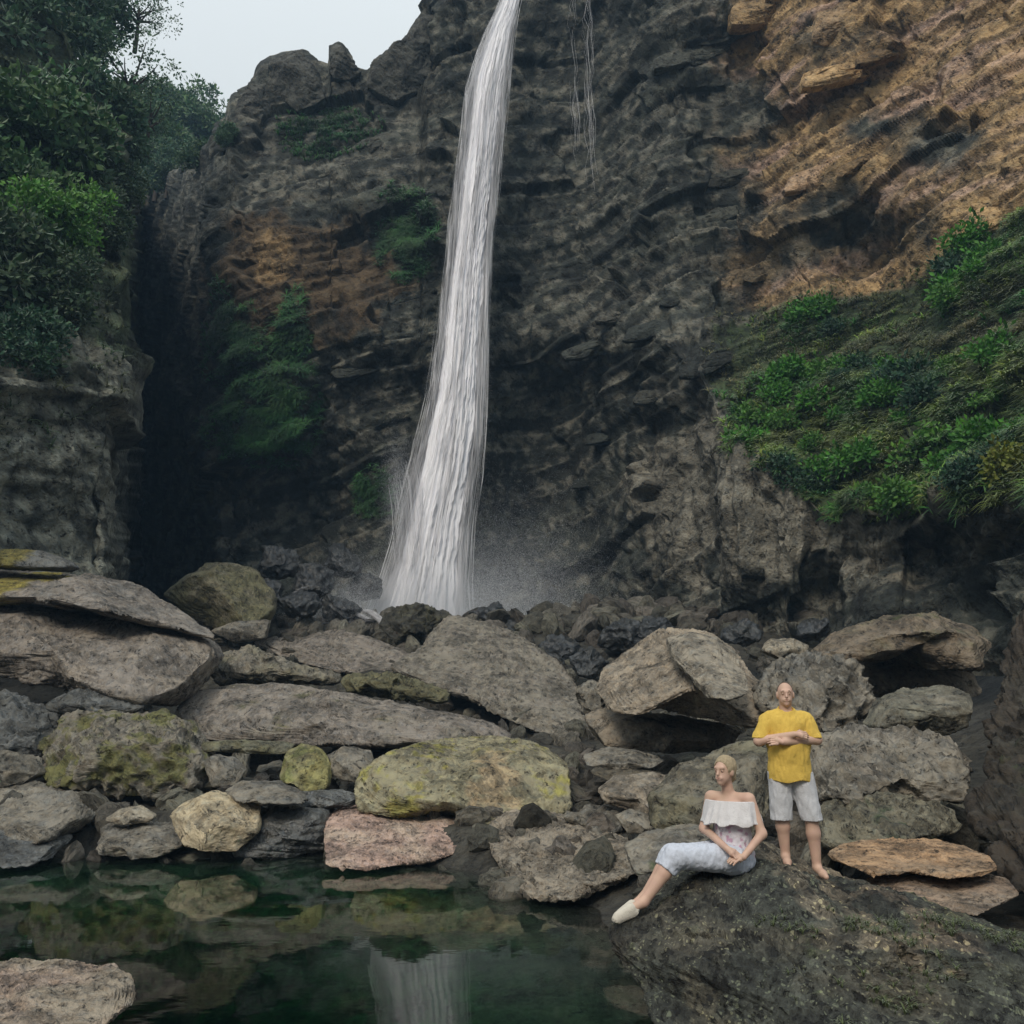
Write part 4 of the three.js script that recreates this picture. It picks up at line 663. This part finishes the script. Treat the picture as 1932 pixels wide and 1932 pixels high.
// ---------------------------------------------------------------- people
const V = (x, y, z) => new THREE.Vector3(x, y, z);
const cone = (a, b, ra, rb) => { const d = V().subVectors(b, a), L = d.lengthSq(); return (x, y, z) => { const t = clamp(((x - a.x) * d.x + (y - a.y) * d.y + (z - a.z) * d.z) / L); return Math.hypot(x - a.x - d.x * t, y - a.y - d.y * t, z - a.z - d.z * t) - lerp(ra, rb, t); }; };
const ell = (c, rx, ry, rz, rot = 0) => { const cs = Math.cos(rot), sn = Math.sin(rot); return (x, y, z) => { const dx = x - c.x, dz = z - c.z, X = cs * dx - sn * dz, Z = sn * dx + cs * dz, Y = y - c.y, k0 = Math.hypot(X / rx, Y / ry, Z / rz), k1 = Math.hypot(X / rx / rx, Y / ry / ry, Z / rz / rz); return k1 < 1e-6 ? -Math.min(rx, ry, rz) : k0 * (k0 - 1) / k1; }; };
const smin = (a, b, k) => { const h = Math.max(k - Math.abs(a - b), 0) / k; return Math.min(a, b) - h * h * k * 0.25; };
const blend = (list, k) => (x, y, z) => { let d = 1e9; for (const f of list) d = smin(d, f(x, y, z), k); return d; };
function sdfMesh(f, lo, hi, h, colour) { // surface nets
  const n = [0, 1, 2].map(i => Math.ceil((hi[i] - lo[i]) / h) + 1), [nx, ny, nz] = n, v = new Float32Array(nx * ny * nz), id = new Int32Array(nx * ny * nz).fill(-1);
  const at3 = (i, j, k) => (k * ny + j) * nx + i;
  for (let k = 0; k < nz; k++) for (let j = 0; j < ny; j++) for (let i = 0; i < nx; i++) v[at3(i, j, k)] = f(lo[0] + i * h, lo[1] + j * h, lo[2] + k * h);
  const pos = [], idx = [], nor = [], col = [], uv = [], e = h * 0.4;
  for (let k = 0; k < nz - 1; k++) for (let j = 0; j < ny - 1; j++) for (let i = 0; i < nx - 1; i++) {
    let sx = 0, sy = 0, sz = 0, c = 0; const g = (a, b, d) => v[at3(i + a, j + b, k + d)];
    const edge = (a, b, d, a2, b2, d2) => { const p = g(a, b, d), q = g(a2, b2, d2); if ((p < 0) !== (q < 0)) { const t = p / (p - q); sx += a + (a2 - a) * t; sy += b + (b2 - b) * t; sz += d + (d2 - d) * t; c++; } };
    for (const [a, b] of [[0, 0], [0, 1], [1, 0], [1, 1]]) { edge(0, a, b, 1, a, b); edge(a, 0, b, a, 1, b); edge(a, b, 0, a, b, 1); }
    if (!c) continue;
    const x = lo[0] + (i + sx / c) * h, y = lo[1] + (j + sy / c) * h, z = lo[2] + (k + sz / c) * h; id[at3(i, j, k)] = pos.length / 3; pos.push(x, y, z); uv.push(x + z * 0.6, y);
    const N = V(f(x + e, y, z) - f(x - e, y, z), f(x, y + e, z) - f(x, y - e, z), f(x, y, z + e) - f(x, y, z - e)).normalize(); nor.push(N.x, N.y, N.z);
    if (colour) col.push(...colour(x, y, z));
  }
  const quad = (a, b, c, d, flip) => { if (a < 0 || b < 0 || c < 0 || d < 0) return; if (flip) idx.push(a, c, b, a, d, c); else idx.push(a, b, c, a, c, d); };
  for (let k = 1; k < nz - 1; k++) for (let j = 1; j < ny - 1; j++) for (let i = 1; i < nx - 1; i++) {
    const s = v[at3(i, j, k)] < 0;
    if (s !== v[at3(i + 1, j, k)] < 0) quad(id[at3(i, j - 1, k - 1)], id[at3(i, j, k - 1)], id[at3(i, j, k)], id[at3(i, j - 1, k)], !s);
    if (s !== v[at3(i, j + 1, k)] < 0) quad(id[at3(i - 1, j, k - 1)], id[at3(i - 1, j, k)], id[at3(i, j, k)], id[at3(i, j, k - 1)], !s);
    if (s !== v[at3(i, j, k + 1)] < 0) quad(id[at3(i - 1, j - 1, k)], id[at3(i, j - 1, k)], id[at3(i, j, k)], id[at3(i - 1, j, k)], !s);
  }
  return geo(pos, idx, { normal: nor, uv, color: colour ? col : null });
}
const skinMat = new THREE.MeshStandardMaterial({ vertexColors: true, roughness: 0.6 }), clothBump = (() => { const t = reliefMap.clone(); t.repeat.set(5, 5); t.needsUpdate = true; return t; })(), clothMap = (() => { const t = tex(256, i => { const x = i % 256, y = Math.floor(i / 256), v = 0.93 + 0.05 * ((x + y) % 2) - 0.05 * (nB[(y * 4) * S + x * 4]); return [v, v, v]; }, true); t.repeat.set(3, 3); return t; })(), cloth = (r, g, b) => new THREE.MeshStandardMaterial({ color: new THREE.Color(r, g, b), roughness: 0.95, map: clothMap, bumpMap: clothBump, bumpScale: 0.003 });
function headSdf(c, yaw, s = 1) { // looks along +z before the turn
  const R = (x, y, z) => V(c.x + (Math.cos(yaw) * x + Math.sin(yaw) * z) * s, c.y + y * s, c.z + (-Math.sin(yaw) * x + Math.cos(yaw) * z) * s), E = (x, y, z, a, b, d) => ell(R(x, y, z), a * s, b * s, d * s, yaw);
  const body = blend([E(0, 0.015, -0.01, 0.076, 0.1, 0.093), E(0, -0.055, 0.03, 0.058, 0.058, 0.06), cone(R(0, -0.098, 0.062), R(0, -0.09, 0.055), 0.022 * s, 0.025 * s), cone(R(0, 0.012, 0.084), R(0, -0.026, 0.1), 0.007 * s, 0.012 * s), cone(R(-0.035, 0.028, 0.076), R(0.035, 0.028, 0.076), 0.012 * s, 0.012 * s), cone(R(-0.022, -0.058, 0.083), R(0.022, -0.058, 0.083), 0.009 * s, 0.009 * s), E(-0.08, -0.012, -0.005, 0.011, 0.03, 0.02), E(0.08, -0.012, -0.005, 0.011, 0.03, 0.02)], 0.022 * s);
  const e1 = E(-0.031, 0.004, 0.09, 0.015, 0.009, 0.012), e2 = E(0.031, 0.004, 0.09, 0.017, 0.011, 0.014), m = cone(R(-0.02, -0.06, 0.094), R(0.02, -0.06, 0.094), 0.003 * s, 0.003 * s);
  const f = (x, y, z) => Math.max(body(x, y, z), -e1(x, y, z) * 0.6, -m(x, y, z)), g = (x, y, z) => Math.max(f(x, y, z), -e2(x, y, z) * 0.6);
  const eyes = blend([E(-0.031, 0.003, 0.075, 0.012, 0.012, 0.012), E(0.031, 0.003, 0.075, 0.012, 0.012, 0.012)], 0.001);
  return { f: (x, y, z) => Math.min(g(x, y, z), eyes(x, y, z)), R, E };
}
function handSdf(w, d, up, s) { // palm at the wrist w, pointing d, back of the hand towards up
  const D = d.clone().normalize(), U = up.clone().addScaledVector(D, -up.dot(D)).normalize(), X = V().crossVectors(D, U), P = (a, b, c) => w.clone().addScaledVector(D, a).addScaledVector(X, b).addScaledVector(U, c);
  const l = [cone(P(0, 0, 0), P(0.05, 0.012, 0), 0.026, 0.026), cone(P(0.05, -0.022, 0), P(0.05, 0.024, 0), 0.018, 0.018)];
  [[-0.03, 0.062], [-0.01, 0.074], [0.01, 0.07], [0.03, 0.054]].forEach(([b, L]) => { const a = P(0.07, b * s, 0.002), m = P(0.07 + L * 0.5, b * 1.1 * s, -0.006), e = P(0.07 + L * 0.9, b * 1.12 * s, -0.026); l.push(cone(a, m, 0.0095, 0.009), cone(m, e, 0.009, 0.0075)); });
  l.push(cone(P(0.02, -0.03 * s, -0.004), P(0.05, -0.05 * s, -0.012), 0.012, 0.0105), cone(P(0.05, -0.05 * s, -0.012), P(0.08, -0.05 * s, -0.022), 0.0105, 0.0085));
  return blend(l, 0.008);
}
const SK = [0.6, 0.395, 0.3];
const skinTone = (dark = []) => (x, y, z) => { let c = SK; for (const [p, r, t] of dark) if (Math.hypot(x - p.x, y - p.y, z - p.z) < r) c = t; const n = 1 + 0.08 * noise(x * 9, y * 9, z * 9); return [c[0] * n, c[1] * n * (1 - 0.03 * noise(x * 14, y * 14, 4)), c[2] * n]; };
{ // standing person, arms folded
  const fx = -0.02, headC = V(0.0, 1.635, 0.03);
  const hd = headSdf(headC, -0.12);
  const legs = [cone(V(-0.09, 0.92, 0), V(-0.105, 0.5, 0.02), 0.098, 0.066), cone(V(-0.105, 0.5, 0.02), V(-0.1, 0.36, 0), 0.062, 0.066), cone(V(-0.1, 0.36, 0), V(-0.085, 0.09, -0.02), 0.064, 0.042), cone(V(0.1, 0.9, 0), V(0.165, 0.45, 0.06), 0.098, 0.066), cone(V(0.165, 0.45, 0.06), V(0.18, 0.3, 0.05), 0.062, 0.066), cone(V(0.18, 0.3, 0.05), V(0.195, 0.0, 0.04), 0.064, 0.042),
    cone(V(-0.085, 0.075, -0.03), V(-0.1, 0.04, 0.1), 0.042, 0.036), cone(V(-0.1, 0.04, 0.1), V(-0.11, 0.028, 0.17), 0.036, 0.026), cone(V(0.195, -0.02, 0.03), V(0.215, -0.055, 0.16), 0.042, 0.036), cone(V(0.215, -0.055, 0.16), V(0.225, -0.07, 0.23), 0.036, 0.026)];
  const torso = [ell(V(0, 0.95, 0), 0.175, 0.14, 0.13), ell(V(0, 1.1, 0.03), 0.178, 0.17, 0.15), ell(V(0, 1.3, 0), 0.19, 0.17, 0.135), cone(V(-0.15, 1.37, 0), V(0.15, 1.37, 0), 0.065, 0.065)];
  const eL = V(-0.3, 1.175, 0.06), eR = V(0.28, 1.19, 0.05), wL = V(0.02, 1.245, 0.225), wR = V(-0.1, 1.17, 0.23);
  const upper = [cone(V(-0.19, 1.35, 0), eL, 0.06, 0.047), cone(V(0.19, 1.35, 0), eR, 0.06, 0.047)];
  const arms = [...upper, cone(eL, wL, 0.048, 0.032), cone(eR, wR, 0.048, 0.032)];
  const neck = cone(V(0, 1.42, -0.01), V(0, 1.56, 0.015), 0.062, 0.058);
  const body = blend([...torso, neck, ...arms, ...legs], 0.03);
  const parts = [sdfMesh((x, y, z) => Math.max(body(x, y, z), y - 1.545), [-0.45, -0.16, -0.25], [0.45, 1.62, 0.36], 0.0125, skinTone()),
    sdfMesh((x, y, z) => smin(hd.f(x, y, z), neck(x, y, z), 0.03), [-0.13, 1.48, -0.13], [0.13, 1.78, 0.2], 0.0045, skinTone([[hd.R(-0.031, 0.003, 0.088), 0.006, [0.08, 0.06, 0.05]], [hd.R(0.031, 0.003, 0.088), 0.006, [0.08, 0.06, 0.05]], [hd.R(-0.03, 0.031, 0.088), 0.009, [0.26, 0.17, 0.12]], [hd.R(0.03, 0.031, 0.088), 0.009, [0.2, 0.13, 0.09]], [hd.R(0, -0.058, 0.094), 0.012, [0.46, 0.25, 0.2]]])),
    sdfMesh(handSdf(wL.clone().add(V(0.01, 0, 0.01)), V(0.9, -0.05, -0.12), V(0, 0.5, 0.85), 1), [-0.05, 1.1, 0.1], [0.22, 1.36, 0.33], 0.0045, skinTone()),
    sdfMesh(handSdf(wR.clone().add(V(-0.01, 0, 0.01)), V(-0.9, 0.1, -0.1), V(0, 0.4, 0.9), -1), [-0.3, 1.06, 0.1], [-0.02, 1.3, 0.33], 0.0045, skinTone())];
  const man = mesh('person', mergeGeometries(parts), skinMat);
  const wr = (x, y, z) => 0.007 * noise(x * 9, y * 5, z * 9) + 0.004 * noise(x * 22, y * 9, z * 22);
  const shirtB = blend([ell(V(0, 0.86, 0.01), 0.212, 0.42, 0.178), ell(V(0, 1.1, 0.03), 0.2, 0.2, 0.17), ell(V(0, 1.3, 0), 0.205, 0.18, 0.15), cone(V(-0.15, 1.385, 0), V(0.15, 1.385, 0), 0.085, 0.085), cone(V(0, 1.42, -0.01), V(0, 1.46, 0), 0.1, 0.085), cone(V(-0.19, 1.36, 0), V(-0.285, 1.18, 0.05), 0.085, 0.08), cone(V(0.19, 1.36, 0), V(0.262, 1.18, 0.045), 0.085, 0.08)], 0.05);
  mesh('t_shirt', sdfMesh((x, y, z) => Math.max(shirtB(x, y, z) + wr(x, y, z), 0.79 - y + 0.012 * Math.sin(x * 22), 1.205 - y - 3 * (0.2 - Math.abs(x)) - 0 * z > 0 && Math.abs(x) > 0.22 ? 1.205 - y : -1, 0.075 - Math.hypot(x, y - 1.515, z - 0.035)), [-0.42, 0.74, -0.25], [0.42, 1.53, 0.27], 0.01), cloth(0.88, 0.6, 0.12), man);
  const shortB = blend([ell(V(0, 0.93, 0), 0.19, 0.13, 0.15), cone(V(-0.095, 0.9, 0), V(-0.112, 0.42, 0.02), 0.12, 0.104), cone(V(0.1, 0.9, 0), V(0.174, 0.42, 0.06), 0.12, 0.104)], 0.04);
  mesh('shorts', sdfMesh((x, y, z) => Math.max(shortB(x, y, z) + wr(x + 3, y, z), 0.42 - y, y - 0.88), [-0.3, 0.36, -0.22], [0.34, 1.03, 0.26], 0.01), cloth(0.68, 0.69, 0.72), man);
  const cap = ell(hd.R(0, 0.02, -0.012), 0.08, 0.102, 0.097, -0.12), hairCut = hd.R(0, 0.075, 0.1);
  mesh('hair', sdfMesh((x, y, z) => Math.max(cap(x, y, z), -(Math.hypot((x - hairCut.x) * 0.9, (y - hairCut.y + 0.04) * 0.75, z - hairCut.z) - 0.115), hd.R(0, -0.03, 0).y - y), [-0.12, 1.56, -0.12], [0.12, 1.78, 0.16], 0.005), cloth(0.16, 0.12, 0.09), man);
  const p = at(1502, 1650, 8.75), hit = dropOn(perch, p.x - 0.09, p.z), hit2 = dropOn(perch, p.x + 0.19, p.z + 0.05);
  man.position.set(p.x, hit ? Math.min(hit.point.y, hit2 ? hit2.point.y + 0.1 : 9) - 0.008 : p.y, p.z); man.rotation.y = -0.05; man.scale.setScalar(0.95);

  tag(man, 'person standing with folded arms in yellow t-shirt and pale shorts', 'person');
}
{ // seated person, legs stretched out to the side
  const yaw = -0.75, ax = V(Math.cos(yaw), 0, -Math.sin(yaw)), hc = V(-0.06, 0.78, 0.04), hd = headSdf(hc, -0.95, 0.95);
  const sh = s => ax.clone().multiplyScalar(s).add(V(-0.01, 0.56, 0));
  const torso = [ell(V(0, 0.1, 0), 0.16, 0.12, 0.16), ell(V(0, 0.28, 0), 0.135, 0.14, 0.11, yaw), ell(V(-0.01, 0.44, 0.01), 0.15, 0.14, 0.11, yaw), cone(sh(-0.15), sh(0.15), 0.05, 0.05)];
  const K = [V(-0.52, 0.13, 0.1), V(-0.5, 0.1, -0.08)], A = [V(-0.8, -0.2, 0.13), V(-0.76, -0.2, -0.02)], T = [V(-1.0, -0.28, 0.17), V(-0.95, -0.29, 0.04)];
  const legs = []; [0, 1].forEach(i => { const z = i ? -0.09 : 0.09; legs.push(cone(V(-0.02, 0.1, z), K[i], 0.1, 0.066), cone(K[i], K[i].clone().lerp(A[i], 0.35), 0.06, 0.058), cone(K[i].clone().lerp(A[i], 0.35), A[i], 0.058, 0.038), cone(A[i], T[i], 0.038, 0.028)); });
  const e = [sh(-0.21).add(V(-0.04, -0.25, 0.03)), sh(0.2).add(V(0.04, -0.26, 0.05))], w = [V(-0.14, 0.2, 0.24), V(-0.02, 0.14, 0.27)];
  const arms = [cone(sh(-0.17), e[0], 0.047, 0.037), cone(sh(0.17), e[1], 0.047, 0.037), cone(e[0], w[0], 0.037, 0.026), cone(e[1], w[1], 0.037, 0.026)];
  const neck = cone(V(-0.01, 0.56, 0), V(-0.045, 0.7, 0.025), 0.048, 0.046), body = blend([...torso, neck, ...arms, ...legs], 0.028);
  const g = mergeGeometries([sdfMesh((x, y, z) => Math.max(body(x, y, z), y - 0.69), [-1.08, -0.36, -0.3], [0.36, 0.74, 0.4], 0.0125, skinTone()),
    sdfMesh((x, y, z) => smin(hd.f(x, y, z), neck(x, y, z), 0.025), [-0.22, 0.62, -0.12], [0.1, 0.93, 0.2], 0.0045, skinTone([[hd.R(-0.031, 0.003, 0.088), 0.006, [0.08, 0.06, 0.05]], [hd.R(0.031, 0.003, 0.088), 0.006, [0.08, 0.06, 0.05]], [hd.R(0, -0.06, 0.096), 0.01, [0.48, 0.26, 0.21]]])),
    sdfMesh(handSdf(w[0], V(0.5, -0.35, 0.35), V(-0.2, 0.9, 0.3), 1), [-0.24, 0.05, 0.14], [0.06, 0.28, 0.42], 0.0045, skinTone()), sdfMesh(handSdf(w[1], V(-0.8, -0.1, 0.2), V(0, 0.9, 0.3), -1), [-0.22, 0.03, 0.17], [0.05, 0.24, 0.4], 0.0045, skinTone())]);
  const wm = mesh('person', g, skinMat), wr = (x, y, z) => 0.006 * noise(x * 10, y * 7, z * 10) + 0.004 * noise(x * 25, y * 14, z * 25);
  const topB = blend([ell(V(0, 0.12, 0.01), 0.17, 0.14, 0.17), ell(V(0, 0.28, 0), 0.155, 0.16, 0.13, yaw), ell(V(-0.01, 0.43, 0.01), 0.168, 0.15, 0.128, yaw)], 0.06);
  const bl = cloth(0.8, 0.77, 0.84); bl.vertexColors = true; mesh('blouse', sdfMesh((x, y, z) => Math.max(topB(x, y, z) + wr(x, y, z), y - 0.5, 0.06 - y), [-0.26, 0, -0.25], [0.26, 0.56, 0.3], 0.01, (x, y, z) => { const q = sstep(0.35, 0.5, noise(x * 17, y * 17, z * 17)); return mix3([1, 1, 1], [0.75, 0.5, 0.62], q); }), bl, wm);
  const ruf = (x, y, z) => { const dx = x + 0.01, dz = z - 0.01, X = Math.cos(yaw) * dx - Math.sin(yaw) * dz, Z = Math.sin(yaw) * dx + Math.cos(yaw) * dz, t = clamp((0.56 - y) / 0.2), a = Math.atan2(Z, X), fl = 1 + (0.05 * Math.sin(a * 13 + 2 * Math.sin(a * 3)) + 0.05 * noise(a * 2, y * 6, 2)) * t; const rr = Math.hypot(X / (0.195 + 0.04 * t) / fl, Z / (0.115 + 0.065 * t) / fl); return Math.max(Math.abs(rr - 1) * 0.15 - 0.011, y - 0.545, 0.36 + 0.012 * Math.sin(a * 7) - y); };
  mesh('ruffle_collar', sdfMesh(ruf, [-0.34, 0.32, -0.34], [0.34, 0.58, 0.34], 0.009), cloth(0.85, 0.83, 0.84), wm);
  const tr = []; [0, 1].forEach(i => { const z = i ? -0.09 : 0.09; tr.push(cone(V(-0.02, 0.1, z), K[i], 0.122, 0.092), cone(K[i], K[i].clone().lerp(A[i], 0.3), 0.09, 0.082)); });
  const trB = blend([ell(V(0, 0.09, 0), 0.175, 0.125, 0.175), ...tr], 0.04), dir = A[0].clone().sub(K[0]).normalize();
  mesh('trousers', sdfMesh((x, y, z) => Math.max(trB(x, y, z) + wr(x, y + 2, z), (x - K[0].x) * dir.x + (y - K[0].y) * dir.y - 0.13), [-0.76, -0.13, -0.28], [0.26, 0.28, 0.3], 0.0105), cloth(0.7, 0.75, 0.86), wm);
  [0, 1].forEach(i => { const d = T[i].clone().sub(A[i]).normalize(), sA = A[i].clone().add(V(0.04, -0.035, 0)), sT = T[i].clone().addScaledVector(d, 0.04).add(V(0, -0.022, 0)), up = cone(A[i].clone().lerp(T[i], 0.55).add(V(0, 0.002, 0)), T[i].clone().addScaledVector(d, 0.02), 0.044, 0.036), sole = cone(sA, sT, 0.034, 0.036);
    const b = sT; mesh('shoe', sdfMesh((x, y, z) => smin(up(x, y, z), Math.max(sole(x, y, z), 0), 0.02), [b.x - 0.08, b.y - 0.08, b.z - 0.14], [A[i].x + 0.12, A[i].y + 0.06, Math.max(b.z, A[i].z) + 0.1], 0.006), cloth(0.75, 0.7, 0.6), wm); });
  const cap = blend([hd.E(0, 0.028, -0.022, 0.092, 0.105, 0.1), hd.E(0, 0.06, -0.11, 0.045, 0.045, 0.045), hd.E(0, -0.05, -0.07, 0.06, 0.06, 0.045)], 0.03), fc = hd.R(0, -0.03, 0.115);
  mesh('hair', sdfMesh((x, y, z) => Math.max(cap(x, y, z) + 0.004 * noise(x * 40, y * 15, z * 40), -(Math.hypot(x - fc.x, (y - fc.y) * 0.85, z - fc.z) - 0.1)), [-0.25, 0.6, -0.2], [0.2, 0.98, 0.25], 0.005), cloth(0.46, 0.37, 0.24), wm);
  const p = at(1386, 1646, 8.45), hit = dropOn(perch, p.x, p.z); wm.scale.setScalar(1.1); wm.rotation.y = 0.12; wm.position.set(p.x, hit ? hit.point.y : p.y, p.z);
  tag(wm, 'seated person in white ruffled blouse and pale trousers, legs stretched over the rock', 'person');
}
scene.traverse(o => { if (o.samples) delete o.samples; });
renderer.render(scene, camera);
